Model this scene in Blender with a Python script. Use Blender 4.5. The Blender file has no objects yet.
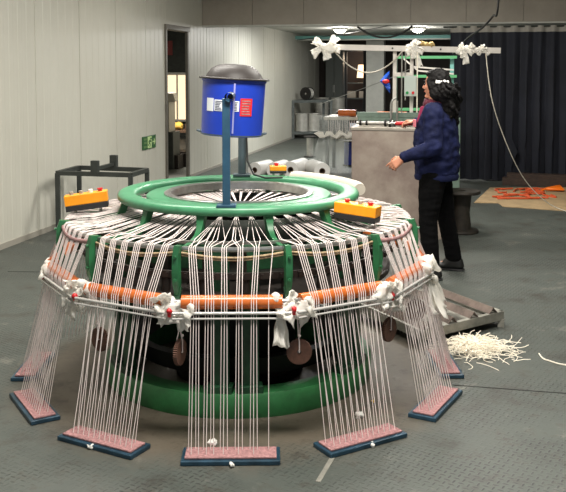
import bpy, bmesh, math, random
from mathutils import Vector, Matrix, noise
random.seed(7)
S = bpy.context.scene
COL = S.collection
PI = math.pi
R_ = math.radians

# ------------------------------------------------------------------ camera
CAM_H = 1.6
cam = bpy.data.cameras.new('camera')
cam.sensor_width = 36.0
cam.lens = 863.0 / 566.0 * 36.0
cam.shift_y = -(246 - 126.2) / 566.0
cam.clip_end = 200
co = bpy.data.objects.new('camera', cam)
co.location = (0, 0, CAM_H)
co.rotation_euler = (PI / 2 - 0.0651, 0, 0)
COL.objects.link(co)
S.camera = co
S.view_settings.view_transform = 'Standard'
S.view_settings.look = 'None'
S.view_settings.gamma = 1
S.view_settings.use_curve_mapping = False
S.view_settings.exposure = 0.0

# ------------------------------------------------------------------ materials
MATS = {}
def srgb(c):
    out = []
    for v in c:
        v = v / 255.0
        out.append(v / 12.92 if v <= 0.04045 else ((v + 0.055) / 1.055) ** 2.4)
    return tuple(out) + (1.0,)

def mat(name, rgb, rough=0.5, metal=0.0, var=0.0, vscale=8.0, bump=0.0, bscale=60.0, trans=0.0, rgb2=None, spec=0.5, stretch=None, alpha=1.0):
    if name in MATS: return MATS[name]
    m = bpy.data.materials.new(name); m.use_nodes = True
    nt = m.node_tree; N = nt.nodes; L = nt.links
    b = N['Principled BSDF']
    b.inputs['Base Color'].default_value = srgb(rgb)
    b.inputs['Roughness'].default_value = rough
    b.inputs['Metallic'].default_value = metal
    b.inputs['Specular IOR Level'].default_value = spec
    b.inputs['Alpha'].default_value = alpha
    tc = N.new('ShaderNodeTexCoord')
    src = tc.outputs['Object']
    if stretch:
        mp = N.new('ShaderNodeMapping'); mp.inputs['Scale'].default_value = stretch
        L.new(src, mp.inputs['Vector']); src = mp.outputs['Vector']
    if var > 0 or rgb2:
        nz = N.new('ShaderNodeTexNoise'); nz.inputs['Scale'].default_value = vscale
        nz.inputs['Detail'].default_value = 6; nz.inputs['Roughness'].default_value = 0.65
        L.new(src, nz.inputs['Vector'])
        mx = N.new('ShaderNodeMix'); mx.data_type = 'RGBA'
        rp = N.new('ShaderNodeMapRange')
        rp.inputs['From Min'].default_value = 0.35; rp.inputs['From Max'].default_value = 0.65
        L.new(nz.outputs['Fac'], rp.inputs['Value'])
        L.new(rp.outputs['Result'], mx.inputs['Factor'])
        c2 = rgb2 if rgb2 else tuple(max(0, v * (1 - var)) for v in rgb)
        mx.inputs['A'].default_value = srgb(rgb); mx.inputs['B'].default_value = srgb(c2)
        L.new(mx.outputs['Result'], b.inputs['Base Color'])
    if bump > 0:
        n2 = N.new('ShaderNodeTexNoise'); n2.inputs['Scale'].default_value = bscale; n2.inputs['Detail'].default_value = 4
        L.new(src, n2.inputs['Vector'])
        bp = N.new('ShaderNodeBump'); bp.inputs['Strength'].default_value = bump; bp.inputs['Distance'].default_value = 0.01
        L.new(n2.outputs['Fac'], bp.inputs['Height']); L.new(bp.outputs['Normal'], b.inputs['Normal'])
    if trans > 0:
        tr = N.new('ShaderNodeBsdfTranslucent'); tr.inputs['Color'].default_value = srgb(rgb)
        ms = N.new('ShaderNodeMixShader'); ms.inputs['Fac'].default_value = trans
        L.new(b.outputs['BSDF'], ms.inputs[1]); L.new(tr.outputs['BSDF'], ms.inputs[2])
        L.new(ms.outputs['Shader'], N['Material Output'].inputs['Surface'])
    MATS[name] = m
    return m

def emit(name, rgb, strength):
    if name in MATS: return MATS[name]
    m = bpy.data.materials.new(name); m.use_nodes = True
    b = m.node_tree.nodes['Principled BSDF']
    b.inputs['Base Color'].default_value = srgb(rgb)
    b.inputs['Emission Color'].default_value = srgb(rgb)
    b.inputs['Emission Strength'].default_value = strength
    MATS[name] = m
    return m

M = dict(
    mgreen=mat('bracket_green', (44, 112, 70), 0.4, 0, 0.2, 12),
    green=mat('green_enamel', (70, 136, 98), 0.36, 0.0, 0.12, 14, 0.04, 40),
    dgreen=mat('green_enamel_worn_shaded', (26, 78, 46), 0.5, 0.0, 0.45, 9, 0.1, 40),  # mottled green, darkened to paint in the shade inside the machine
    lgreen=mat('green_paint_base', (50, 122, 68), 0.45, 0.0, 0.25, 6),
    iron=mat('oily_dark_iron', (30, 30, 29), 0.5, 0.5, 0.3, 12),
    dkbrown=mat('greasy_brown_iron', (44, 36, 31), 0.6, 0.2, 0.4, 10),
    steel=mat('brushed_steel', (190, 188, 184), 0.28, 0.85, 0.15, 20),
    chrome=mat('polished_rod', (196, 194, 190), 0.25, 0.25),
    orange=mat('orange_lacquer', (204, 104, 40), 0.3, 0, 0.18, 16, spec=0.6),
    yarn=mat('white_yarn', (228, 216, 212), 0.7, 0, 0.0),
    rope=mat('jute_rope', (176, 152, 118), 0.9, 0, 0.35, 60),
    mauve=mat('mauve_strap', (158, 120, 118), 0.7, 0, 0.2, 30),
    plastic=mat('white_film', (250, 247, 240), 0.6, 0, 0.0, trans=0.4, spec=0.2),
    thinfilm=mat('thin_white_film', (250, 247, 240), 0.4, 0, 0, trans=0.3, alpha=.72, spec=0.4),
    red=mat('red_plastic', (200, 32, 38), 0.4, 0, 0.1),
    bluebase=mat('blue_steel_plate', (48, 80, 100), 0.38, 0.3, 0.3, 14),
    pink=mat('pink_foam', (182, 134, 134), 0.85, 0, 0.3, 70, 0.3, 120),
    wood=mat('brown_wood_disc', (104, 70, 55), 0.7, 0, 0.35, 20, 0.2, 50),
    bluepole=mat('blue_grey_paint', (44, 82, 106), 0.4, 0.1, 0.15, 10),
    greypole=mat('slate_paint', (72, 86, 94), 0.45, 0.1, 0.15, 10),
    bin=mat('blue_bin_plastic', (30, 62, 180), 0.35, 0, 0.06, 6),
    bowl=mat('dark_bowl', (50, 45, 43), 0.5, 0.0, 0.1, 8, spec=.35),
    amber=mat('amber_box', (246, 156, 22), 0.4, 0, 0.06, 10),
    black=mat('black_plastic', (32, 32, 33), 0.5),
    grey=mat('grey_plastic', (150, 146, 136), 0.5),
    cream=mat('cream_plastic', (188, 181, 167), 0.6, 0, 0.06, 8),
    white=mat('white_plastic', (230, 228, 224), 0.45),
    paper=mat('white_label', (225, 228, 232), 0.6),
    ink=mat('label_ink', (84, 88, 110), 0.7),
    redpaper=mat('red_label', (214, 40, 44), 0.55),
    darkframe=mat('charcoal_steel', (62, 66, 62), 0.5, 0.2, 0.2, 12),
    sign=mat('sign_green', (38, 92, 44), 0.4),
    signp=mat('sign_pale', (188, 214, 150), 0.4),
    trimd=mat('door_trim', (112, 108, 98), 0.5, 0.2, 0.15, 6),
    tank=mat('stained_sheet_steel', (166, 154, 142), 0.5, 0.2, 0, 3.0, 0.05, 30, rgb2=(132, 116, 108)),
    tankedge=mat('steel_edge', (182, 174, 162), 0.4, 0.5, 0.1, 10),
    bed=mat('grey_green_bed', (104, 124, 112), 0.5, 0.1, 0.2, 8),
    postwhite=mat('white_painted_steel', (214, 208, 200), 0.42, 0.05, 0.08, 6),
    panelbox=mat('pale_panel_box', (178, 188, 180), 0.45),
    bluefilm=mat('blue_film', (40, 92, 200), 0.4, 0, 0, trans=0.3),
    carton=mat('brown_carton', (92, 68, 50), 0.8, 0, 0.2, 6),
    cardboard=mat('cardboard', (176, 150, 112), 0.85, 0, 0.14, 4),
    cord=mat('orange_red_cord', (206, 84, 42), 0.6),
    plank=mat('dark_plank', (70, 52, 42), 0.75, 0, 0.4, 9, stretch=(1, 6, 6)),
    reel=mat('silver_reel', (206, 204, 196), 0.3, 0.3, 0.1, 10),
    reeldark=mat('dark_reel_flange', (52, 50, 48), 0.45, 0.4, 0.2, 10),
    bluereel=mat('blue_reel', (26, 44, 140), 0.4, 0, 0.1, 10),
    spool=mat('black_brown_spool', (52, 46, 38), 0.6, 0.1, 0.4, 12),
    scrap=mat('white_scrap_yarn', (240, 232, 214), 0.7),
    foam=mat('white_foam', (226, 224, 218), 0.8),
    rack=mat('rack_grey_paint', (96, 102, 100), 0.5, 0.1, 0.2, 10),
    angle=mat('weathered_angle_iron', (120, 106, 98), 0.5, 0.4, 0.3, 10),
    palletm=mat('grey_weathered_steel', (152, 150, 140), 0.5, 0.2, 0.25, 9),
    teal=mat('teal_paint', (112, 172, 164), 0.5),
    lightgrey=mat('pale_grey_paint', (196, 196, 188), 0.6, 0, 0.08, 4),
    darkwall=mat('dark_wall_paint', (60, 60, 58), 0.7, 0, 0.2, 3),
    brownwall=mat('dark_brown_wall', (56, 46, 40), 0.7, 0, 0.2, 3),
    beam=mat('taupe_beam_paint', (158, 150, 138), 0.6, 0, 0.1, 2),
    yellow=mat('yellow_cloth', (216, 180, 84), 0.8),
    ragy=mat('mustard_rag', (196, 168, 110), 0.9, 0, 0.2, 20),
    skin=mat('skin', (204, 140, 112), 0.5, 0, 0.05, 20),
    hair=mat('black_hair', (13, 11, 11), 0.65, 0, 0, spec=0.18),
    jacket=mat('navy_cloth', (20, 27, 64), 0.8, 0, 0.25, 10, 0.3, 90, spec=.2),
    trousers=mat('black_cloth', (9, 9, 10), 0.9, 0, 0.2, 14, 0.3, 90, spec=.1),
    shoe=mat('black_leather', (12, 12, 12), 0.5, 0, 0.1, 20),
    scarf=mat('maroon_scarf', (92, 22, 44), 0.9, 0, 0.4, 30),
    eye=mat('dark_eye', (28, 20, 18), 0.2), lip=mat('lip', (168, 84, 78), 0.5),
    cable=mat('black_cable', (26, 26, 26), 0.5),
    curtain=mat('black_curtain_cloth', (34, 37, 48), 0.8, 0, 0.2, 3, 0.1, 200),
    header=mat('grey_curtain_header', (172, 168, 160), 0.8, trans=0.2),
    film=mat('clear_film', (215, 220, 216), 0.18, 0, 0, alpha=0.30, spec=0.7),
    concrete=mat('store_concrete', (112, 106, 98), 0.8, 0, 0.2, 2),
)

# corrugated sandwich panel paint
def wall_mat():
    m = mat('panel_white_paint', (196, 195, 184), 0.42, 0.0, 0, 0.5, 0, rgb2=(186, 184, 172))
    return m
M['wall'] = wall_mat()

def floor_mat():
    m = bpy.data.materials.new('checker_plate_floor'); m.use_nodes = True
    nt = m.node_tree; N = nt.nodes; L = nt.links; b = N['Principled BSDF']
    tc = N.new('ShaderNodeTexCoord')
    def math_(op, a, bb=None, c=None):
        n = N.new('ShaderNodeMath'); n.operation = op
        for i, v in enumerate((a, bb, c)):
            if v is None: continue
            if isinstance(v, (int, float)): n.inputs[i].default_value = v
            else: L.new(v, n.inputs[i])
        return n.outputs[0]
    mp = N.new('ShaderNodeMapping'); mp.inputs['Rotation'].default_value = (0, 0, R_(45 - 12)); mp.inputs['Scale'].default_value = (34, 34, 34)
    L.new(tc.outputs['Object'], mp.inputs['Vector'])
    sx = N.new('ShaderNodeSeparateXYZ'); L.new(mp.outputs['Vector'], sx.inputs[0])
    x, y = sx.outputs[0], sx.outputs[1]
    fx, fy = math_('FLOOR', x), math_('FLOOR', y)
    u = math_('SUBTRACT', math_('SUBTRACT', x, fx), 0.5)
    v = math_('SUBTRACT', math_('SUBTRACT', y, fy), 0.5)
    par = math_('FLOORED_MODULO', math_('ADD', fx, fy), 2.0)
    def ell(a, bb):
        return math_('ADD', math_('POWER', math_('MULTIPLY', a, 2.1), 2.0), math_('POWER', math_('MULTIPLY', bb, 6.5), 2.0))
    e0, e1 = ell(u, v), ell(v, u)
    e = math_('ADD', math_('MULTIPLY', e0, math_('SUBTRACT', 1.0, par)), math_('MULTIPLY', e1, par))
    tread = N.new('ShaderNodeMapRange'); tread.interpolation_type = 'SMOOTHSTEP'
    tread.inputs['From Min'].default_value = 1.25; tread.inputs['From Max'].default_value = 0.6
    L.new(e, tread.inputs['Value'])
    # big worn areas
    n1 = N.new('ShaderNodeTexNoise'); n1.inputs['Scale'].default_value = 1.3; n1.inputs['Detail'].default_value = 7; n1.inputs['Roughness'].default_value = 0.7
    L.new(tc.outputs['Object'], n1.inputs['Vector'])
    wear = N.new('ShaderNodeMapRange'); wear.inputs['From Min'].default_value = 0.40; wear.inputs['From Max'].default_value = 0.56
    L.new(n1.outputs['Fac'], wear.inputs['Value'])
    n2 = N.new('ShaderNodeTexNoise'); n2.inputs['Scale'].default_value = 9; n2.inputs['Detail'].default_value = 8; n2.inputs['Roughness'].default_value = 0.75
    L.new(tc.outputs['Object'], n2.inputs['Vector'])
    # smooth slab around the machine: distance from its centre
    so = N.new('ShaderNodeSeparateXYZ'); L.new(tc.outputs['Object'], so.inputs[0])
    dx = math_('ADD', so.outputs[0], 0.234); dy = math_('SUBTRACT', so.outputs[1], 4.568)
    d = math_('SQRT', math_('ADD', math_('POWER', dx, 2.0), math_('POWER', dy, 2.0)))
    dn = math_('ADD', d, math_('MULTIPLY', math_('SUBTRACT', n1.outputs['Fac'], 0.5), 0.6))
    ring = N.new('ShaderNodeMapRange'); ring.inputs['From Min'].default_value = 1.0; ring.inputs['From Max'].default_value = 1.22
    L.new(dn, ring.inputs['Value'])
    zone = math_('MULTIPLY', ring.outputs['Result'], wear.outputs['Result'])
    tz = math_('MULTIPLY', tread.outputs['Result'], zone)
    def mixc(f, a, bb):
        n = N.new('ShaderNodeMix'); n.data_type = 'RGBA'
        if isinstance(f, (int, float)): n.inputs['Factor'].default_value = f
        else: L.new(f, n.inputs['Factor'])
        for k, vv in (('A', a), ('B', bb)):
            if isinstance(vv, tuple): n.inputs[k].default_value = srgb(vv)
            else: L.new(vv, n.inputs[k])
        return n.outputs['Result']
    slab = mixc(n2.outputs['Fac'], (74, 67, 58), (110, 102, 89))
    plate = mixc(n2.outputs['Fac'], (56, 61, 58), (90, 95, 89))
    base = mixc(ring.outputs['Result'], slab, plate)
    dirt = N.new('ShaderNodeMapRange'); dirt.inputs['From Min'].default_value = 0.54; dirt.inputs['From Max'].default_value = 0.64
    L.new(n2.outputs['Fac'], dirt.inputs['Value'])
    base = mixc(math_('MULTIPLY', dirt.outputs['Result'], 0.6), base, (58, 50, 42))
    n3 = N.new('ShaderNodeTexNoise'); n3.inputs['Scale'].default_value = 3.1; n3.inputs['Detail'].default_value = 9; n3.inputs['Roughness'].default_value = 0.72
    L.new(tc.outputs['Object'], n3.inputs['Vector'])
    st = N.new('ShaderNodeMapRange'); st.inputs['From Min'].default_value = 0.53; st.inputs['From Max'].default_value = 0.66
    L.new(n3.outputs['Fac'], st.inputs['Value'])
    base = mixc(math_('MULTIPLY', st.outputs['Result'], 0.7), base, (50, 44, 38))
    lt = N.new('ShaderNodeMapRange'); lt.inputs['From Min'].default_value = 0.42; lt.inputs['From Max'].default_value = 0.30
    L.new(n3.outputs['Fac'], lt.inputs['Value'])
    base = mixc(math_('MULTIPLY', lt.outputs['Result'], 0.5), base, (136, 132, 122))
    base = mixc(math_('MULTIPLY', tz, 0.85), base, (40, 42, 40))
    L.new(base, b.inputs['Base Color'])
    b.inputs['Roughness'].default_value = 0.5
    b.inputs['Specular IOR Level'].default_value = 0.4
    bp = N.new('ShaderNodeBump'); bp.inputs['Strength'].default_value = 0.5; bp.inputs['Distance'].default_value = 0.004
    hsum = math_('ADD', tz, math_('MULTIPLY', n2.outputs['Fac'], 0.3))
    L.new(hsum, bp.inputs['Height']); L.new(bp.outputs['Normal'], b.inputs['Normal'])
    return m
M['floor'] = floor_mat()

# ------------------------------------------------------------------ mesh builder
ORG = {}
def V(*a): return Vector(a)

def frame_from(d):
    d = d.normalized()
    up = V(0, 0, 1) if abs(d.z) < 0.95 else V(1, 0, 0)
    x = up.cross(d).normalized(); y = d.cross(x).normalized()
    return x, y

class MB:
    def __init__(s): s.bm = bmesh.new()
    def box(s, c, size, rz=0.0, mtx=None, bevel=0.0):
        t = bmesh.new()
        bmesh.ops.create_cube(t, size=1.0)
        for v in t.verts: v.co = V(v.co.x * size[0], v.co.y * size[1], v.co.z * size[2])
        if bevel > 0:
            bmesh.ops.bevel(t, geom=t.edges[:], offset=bevel, segments=2, affect='EDGES', profile=0.5)
        m = (mtx if mtx is not None else Matrix.Rotation(rz, 4, 'Z'))
        m = Matrix.Translation(Vector(c)) @ m
        t.transform(m); s.add(t); return s
    def add(s, t):
        me = bpy.data.meshes.new('tmp'); t.to_mesh(me); t.free()
        s.bm.from_mesh(me); bpy.data.meshes.remove(me)
    def tube(s, pts, r, n=8, cap=True, closed=False, rect=None):
        pts = [Vector(p) for p in pts]
        k = len(pts); rings = []
        px = None
        for i, p in enumerate(pts):
            if closed: d = pts[(i + 1) % k] - pts[i - 1]
            else: d = pts[min(i + 1, k - 1)] - pts[max(i - 1, 0)]
            if d.length < 1e-9: d = V(0, 0, 1)
            d.normalize()
            if px is None: x, y = frame_from(d)
            else:
                x = px - d * px.dot(d)
                if x.length < 1e-6: x, y = frame_from(d)
                x.normalize(); y = d.cross(x)
            px = x
            rr = r[i] if isinstance(r, (list, tuple)) else r
            if rect:
                w, h = rect
                ring = [s.bm.verts.new(p + x * a * w / 2 + y * b * h / 2) for a, b in ((1, 1), (-1, 1), (-1, -1), (1, -1))]
            else:
                ring = [s.bm.verts.new(p + (x * math.cos(2 * PI * j / n) + y * math.sin(2 * PI * j / n)) * rr) for j in range(n)]
            rings.append(ring)
        m = len(rings[0])
        for i in range(k if closed else k - 1):
            a, b = rings[i], rings[(i + 1) % k]
            for j in range(m):
                s.bm.faces.new((a[j], a[(j + 1) % m], b[(j + 1) % m], b[j]))
        if cap and not closed:
            s.bm.faces.new(rings[0][::-1]); s.bm.faces.new(rings[-1])
        return s
    def ribbon(s, pts, side, w, t):
        """rectangular strap swept along pts; side = width direction"""
        pts = [Vector(p) for p in pts]; k = len(pts); rings = []
        side = Vector(side).normalized()
        for i, p in enumerate(pts):
            d = (pts[min(i + 1, k - 1)] - pts[max(i - 1, 0)]).normalized()
            nrm = side.cross(d).normalized()
            ww = w[i] if isinstance(w, (list, tuple)) else w
            rings.append([s.bm.verts.new(p + side * a * ww / 2 + nrm * b * t / 2) for a, b in ((1, 1), (-1, 1), (-1, -1), (1, -1))])
        for i in range(k - 1):
            a, b = rings[i], rings[i + 1]
            for j in range(4): s.bm.faces.new((a[j], a[(j + 1) % 4], b[(j + 1) % 4], b[j]))
        s.bm.faces.new(rings[0][::-1]); s.bm.faces.new(rings[-1])
        return s
    def lathe(s, prof, c=(0, 0, 0), n=48, mtx=None, closed=False):
        """prof: list of (r, z); closed joins last to first"""
        m = Matrix.Translation(Vector(c)) @ (mtx if mtx is not None else Matrix.Identity(4))
        rings = []
        for r, z in prof:
            if r < 1e-6: rings.append([s.bm.verts.new(m @ V(0, 0, z))])
            else: rings.append([s.bm.verts.new(m @ V(r * math.cos(2 * PI * j / n), r * math.sin(2 * PI * j / n), z)) for j in range(n)])
        k = len(rings)
        for i in range(k if closed else k - 1):
            a, b = rings[i], rings[(i + 1) % k]
            for j in range(n):
                q = []
                for vv in (a[j % len(a)], a[(j + 1) % n % len(a)] if len(a) > 1 else a[0], b[(j + 1) % n % len(b)] if len(b) > 1 else b[0], b[j % len(b)]):
                    if vv not in q: q.append(vv)
                if len(q) >= 3: s.bm.faces.new(q)
        return s
    def cyl(s, p0, p1, r, n=20):
        return s.tube([p0, p1], r, n)
    def sphere(s, c, r, sub=2, scale=(1, 1, 1)):
        t = bmesh.new(); bmesh.ops.create_icosphere(t, subdivisions=sub, radius=r)
        for v in t.verts: v.co = Vector(c) + V(v.co.x * scale[0], v.co.y * scale[1], v.co.z * scale[2])
        s.add(t); return s
    def hull(s, balls):
        t = bmesh.new()
        for c, r in balls:
            k = bmesh.new(); bmesh.ops.create_icosphere(k, subdivisions=2, radius=1.0)
            rr = r if isinstance(r, (tuple, list)) else (r, r, r)
            for v in k.verts: t.verts.new(Vector(c) + V(v.co.x * rr[0], v.co.y * rr[1], v.co.z * rr[2]))
            k.free()
        res = bmesh.ops.convex_hull(t, input=t.verts[:])
        dead = [g for g in res['geom_interior'] if isinstance(g, bmesh.types.BMVert)]
        bmesh.ops.delete(t, geom=dead, context='VERTS')
        loose = [v for v in t.verts if not v.link_faces]
        bmesh.ops.delete(t, geom=loose, context='VERTS')
        s.add(t); return s
    def grid(s, fn, nu, nv):
        g = [[s.bm.verts.new(Vector(fn(i / nu, j / nv))) for j in range(nv + 1)] for i in range(nu + 1)]
        for i in range(nu):
            for j in range(nv):
                s.bm.faces.new((g[i][j], g[i + 1][j], g[i + 1][j + 1], g[i][j + 1]))
        return s
    def thick(s, t):
        bmesh.ops.recalc_face_normals(s.bm, faces=s.bm.faces[:])
        bmesh.ops.solidify(s.bm, geom=s.bm.faces[:], thickness=t); return s
    def remesh(s, voxel, it=4, fac=0.5):
        me = bpy.data.meshes.new('tmp'); bmesh.ops.recalc_face_normals(s.bm, faces=s.bm.faces[:]); s.bm.to_mesh(me)
        o = bpy.data.objects.new('tmp', me); COL.objects.link(o)
        r = o.modifiers.new('r', 'REMESH'); r.mode = 'VOXEL'; r.voxel_size = voxel
        sm = o.modifiers.new('s', 'SMOOTH'); sm.factor = fac; sm.iterations = it
        bpy.context.view_layer.update()
        dg = bpy.context.evaluated_depsgraph_get()
        me2 = bpy.data.meshes.new_from_object(o.evaluated_get(dg))
        bpy.data.objects.remove(o); bpy.data.meshes.remove(me)
        s.bm.free(); s.bm = bmesh.new(); s.bm.from_mesh(me2); bpy.data.meshes.remove(me2)
        return s
    def crumple(s, amp, scale, seed=0.0, oct=3):
        s.bm.normal_update()
        for v in s.bm.verts:
            p = v.co * scale + V(seed, seed * 1.7, seed * .3)
            n = noise.fractal(p, 0.8, 2.0, oct)
            v.co += v.normal * n * amp
        return s
    def soften(s, it=2):
        for _ in range(it): bmesh.ops.smooth_vert(s.bm, verts=s.bm.verts[:], factor=.5, use_axis_x=True, use_axis_y=True, use_axis_z=True)
        return s
    def build(s, name, m, parent=None, smooth=None, label=None, cat=None, group=None, kind=None, recalc=True):
        if recalc: bmesh.ops.recalc_face_normals(s.bm, faces=s.bm.faces[:])
        me = bpy.data.meshes.new(name)
        if parent is not None: org = ORG[parent.name]
        else:
            xs = [v.co.x for v in s.bm.verts]; ys = [v.co.y for v in s.bm.verts]; zs = [v.co.z for v in s.bm.verts]
            org = V((min(xs) + max(xs)) / 2, (min(ys) + max(ys)) / 2, min(zs)) if kind != 'structure' else V(0, 0, 0)
        for v in s.bm.verts: v.co -= org
        s.bm.to_mesh(me); s.bm.free()
        for mm in (m if isinstance(m, (list, tuple)) else [m]):
            me.materials.append(M[mm] if isinstance(mm, str) else mm)
        if smooth is not None:
            me.polygons.foreach_set('use_smooth', [True] * len(me.polygons))
            try: me.set_sharp_from_angle(angle=R_(smooth))
            except Exception: pass
        o = bpy.data.objects.new(name, me); COL.objects.link(o)
        if parent is not None: o.parent = parent
        else: o.location = org
        ORG[o.name] = org.copy()
        tag(o, label, cat, group, kind)
        return o

def tag(o, label=None, cat=None, group=None, kind=None):
    if label: o['label'] = label
    if cat: o['category'] = cat
    if group: o['group'] = group
    if kind: o['kind'] = kind

def thing(name, loc, label, cat, group=None):
    o = bpy.data.objects.new(name, None); COL.objects.link(o)
    o.empty_display_size = 0.1
    o.location = loc; ORG[o.name] = Vector(loc)
    tag(o, label, cat, group); return o

def struct(name, mb, m, smooth=None): return mb.build(name, m, None, smooth, kind='structure')

# ------------------------------------------------------------------ pixel ray helper (to lay out distances)
_f, _p, _py = 863.0, 0.0651, 126.2
def ray(px, py):
    u = (px - 283) / _f; v = -(py - _py) / _f
    c, s = math.cos(_p), math.sin(_p)
    return V(u, c + v * s, -s + v * c)
def fl(px, py, z=0.0):
    r = ray(px, py); return V(0, 0, CAM_H) + r * ((z - CAM_H) / r.z)
def at(px, py, Y):
    r = ray(px, py); return V(0, 0, CAM_H) + r * (Y / r.y)

# room axes: u runs along the left wall, n points from it into the room
UA = V(.2128, .9771, 0); NA = V(.9771, -.2128, 0); O0 = -4.081
RZ = math.atan2(NA.y, NA.x)
def RM(o, a, z=0.0):
    p = NA * (o + O0) + UA * a; return V(p.x, p.y, z)
def rbox(mb, o0, o1, a0, a1, z0, z1, bevel=0.0):
    mb.box(RM((o0 + o1) / 2, (a0 + a1) / 2, (z0 + z1) / 2), (abs(o1 - o0), abs(a1 - a0), z1 - z0), RZ, bevel=bevel); return mb
# ================================================================== THE SETTING
HC = 3.3
DOOR_A0 = RM(0, 0).dot(UA) + V(-1.658, 11.843, 0).dot(UA)
DOOR_A1 = V(-1.424, 12.728, 0).dot(UA)
PA = 12.86        # where the cross beam stands, measured along the left wall
FAR = 23.4
DH = 2.175

def slab_floor():
    mb = MB(); rbox(mb, -4.5, 9.5, -2, FAR + .3, -0.1, 0.0); return mb
struct('floor', slab_floor(), 'floor')

def corrugated(a0, a1, z0, z1, dep=.1):
    """ribbed sandwich panel: shallow ribs every 16 cm, panel seam every 96 cm"""
    mb = MB(); prof = []
    a = a0; k = 0
    pitch = 0.16
    while a < a1 - 1e-6:
        e = min(a + pitch, a1)
        prof += [(a, 0.0), (a + (e - a) * .40, 0.0), (a + (e - a) * .46, -.0028), (a + (e - a) * .94, -.0028)]
        k += 1
        if k % 6 == 0 and e < a1: prof += [(e - .008, -.0028), (e - .005, -.007), (e - .001, -.007)]
        a = e
    prof.append((a1, 0.0))
    front = [(mb.bm.verts.new(RM(o, s, z0)), mb.bm.verts.new(RM(o, s, z1))) for s, o in prof]
    back = [(mb.bm.verts.new(RM(-dep, s, z0)), mb.bm.verts.new(RM(-dep, s, z1))) for s in (a0, a1)]
    for i in range(len(front) - 1):
        mb.bm.faces.new((front[i][0], front[i + 1][0], front[i + 1][1], front[i][1]))
    mb.bm.faces.new((back[1][0], back[0][0], back[0][1], back[1][1]))
    mb.bm.faces.new((back[0][0], front[0][0], front[0][1], back[0][1]))
    mb.bm.faces.new((front[-1][0], back[1][0], back[1][1], front[-1][1]))
    return mb
struct('wall_left', corrugated(-2, DOOR_A0, 0, HC), 'wall')
struct('wall_left_far', corrugated(DOOR_A1, FAR, 0, HC, .03), 'wall')
mb = MB(); rbox(mb, -.1, 0, DOOR_A0, DOOR_A1, DH, HC); struct('wall_left_header', mb, 'wall')
mb = MB()
rbox(mb, -.004, .012, -2, DOOR_A0 - .05, 0, .05); struct('baseboard_left', mb, 'grey')
mb = MB()
rbox(mb, -.004, .014, DOOR_A1 + .07, FAR, 0, .04); struct('baseboard_far', mb, 'grey')
mb = MB()
rbox(mb, -.1, .02, DOOR_A0 - .045, DOOR_A0 + .01, 0, DH + .03, .004)
rbox(mb, -.03, .012, DOOR_A1 - .01, DOOR_A1 + .06, 0, DH + .03, .004)
rbox(mb, -.1, .025, DOOR_A0 - .05, DOOR_A1 + .06, DH - .02, DH + .05, .004)
struct('door_1', mb, 'trimd')
# cross beam made of taupe panels with a thin joint between each
mb = MB(); o = 0.0
while o < 9.4:
    rbox(mb, o + .003, o + .797, PA, PA + .18, 2.285, HC); o += .8
rbox(mb, 0, 9.4, PA + .02, PA + .16, 2.287, HC - .01)
struct('wall_cross_beam', mb, 'beam')
mb = MB(); rbox(mb, 0, 9.5, PA - .012, PA + .2, 2.264, 2.287); struct('trim_1', mb, 'lightgrey')
# ceilings
mb = MB(); rbox(mb, -.1, 9.5, -2, PA + .2, HC, HC + .1); struct('ceiling', mb, 'lightgrey')
mb = MB(); rbox(mb, -.1, 9.5, PA + .18, FAR + .2, 2.46, 2.56); struct('ceiling_far', mb, 'lightgrey')
mb = MB(); rbox(mb, 9.4, 9.5, -2, FAR + .2, 0, HC); struct('wall_right', mb, 'wall')
# the back wall of the far room: dark, with a doorway between a dark cupboard and a pale column
DO0, DO1 = .76, 1.22
mb = MB()
rbox(mb, 0, DO0, FAR, FAR + .15, 0, 2.5); rbox(mb, DO1, 9.5, FAR, FAR + .15, 0, 2.5); rbox(mb, DO0, DO1, FAR, FAR + .15, 2.1, 2.5)
struct('wall_back', mb, 'brownwall')
mb = MB(); rbox(mb, DO0 - 1, DO1 + 1, FAR + 2.4, FAR + 2.5, 0, 2.5); struct('wall_back_store', mb, 'brownwall')
mb = MB(); rbox(mb, DO0 - .06, DO0, FAR - .03, FAR + .15, 0, 2.1); rbox(mb, DO1, DO1 + .06, FAR - .03, FAR + .15, 0, 2.1); rbox(mb, DO0 - .06, DO1 + .06, FAR - .03, FAR + .15, 2.1, 2.16)
struct('door_2', mb, 'darkwall')
cb_ = thing('tall_cupboard', RM(.5, FAR - .3), 'tall dark grey cupboard against the far wall, left of the dark doorway', 'cupboard')
mb = MB(); rbox(mb, .26, .73, FAR - .5, FAR - .02, 0, 2.1, .01); mb.build('body', mat('cupboard_grey', (92, 97, 92), .5), cb_)
for e in (0, 1):
    mb = MB(); rbox(mb, .27 + .23 * e, .49 + .23 * e, FAR - .525, FAR - .5, .06, 2.08, .004); dr = mb.build('door', mat('cupboard_grey', (92, 97, 92), .5), cb_)
    mb = MB(); rbox(mb, .475 + .03 * e - .008, .475 + .03 * e + .008, FAR - .545, FAR - .525, 1.0, 1.2, .003); mb.build('handle', 'steel', dr)
sh = thing('store_shelf', RM(1.0, FAR + 1.9), 'shelf unit with pale stock seen through the dark doorway in the far wall', 'shelf')
for z in (.3, .75, 1.2):
    mb = MB(); rbox(mb, .3, 1.7, FAR + 1.7, FAR + 2.1, z, z + .03); mb.build('board', 'rack', sh)
for o_ in (.32, 1.68):
    for a_ in (FAR + 1.72, FAR + 2.08):
        mb = MB(); rbox(mb, o_ - .02, o_ + .02, a_ - .02, a_ + .02, 0, 1.5); mb.build('upright', 'rack', sh)
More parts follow.
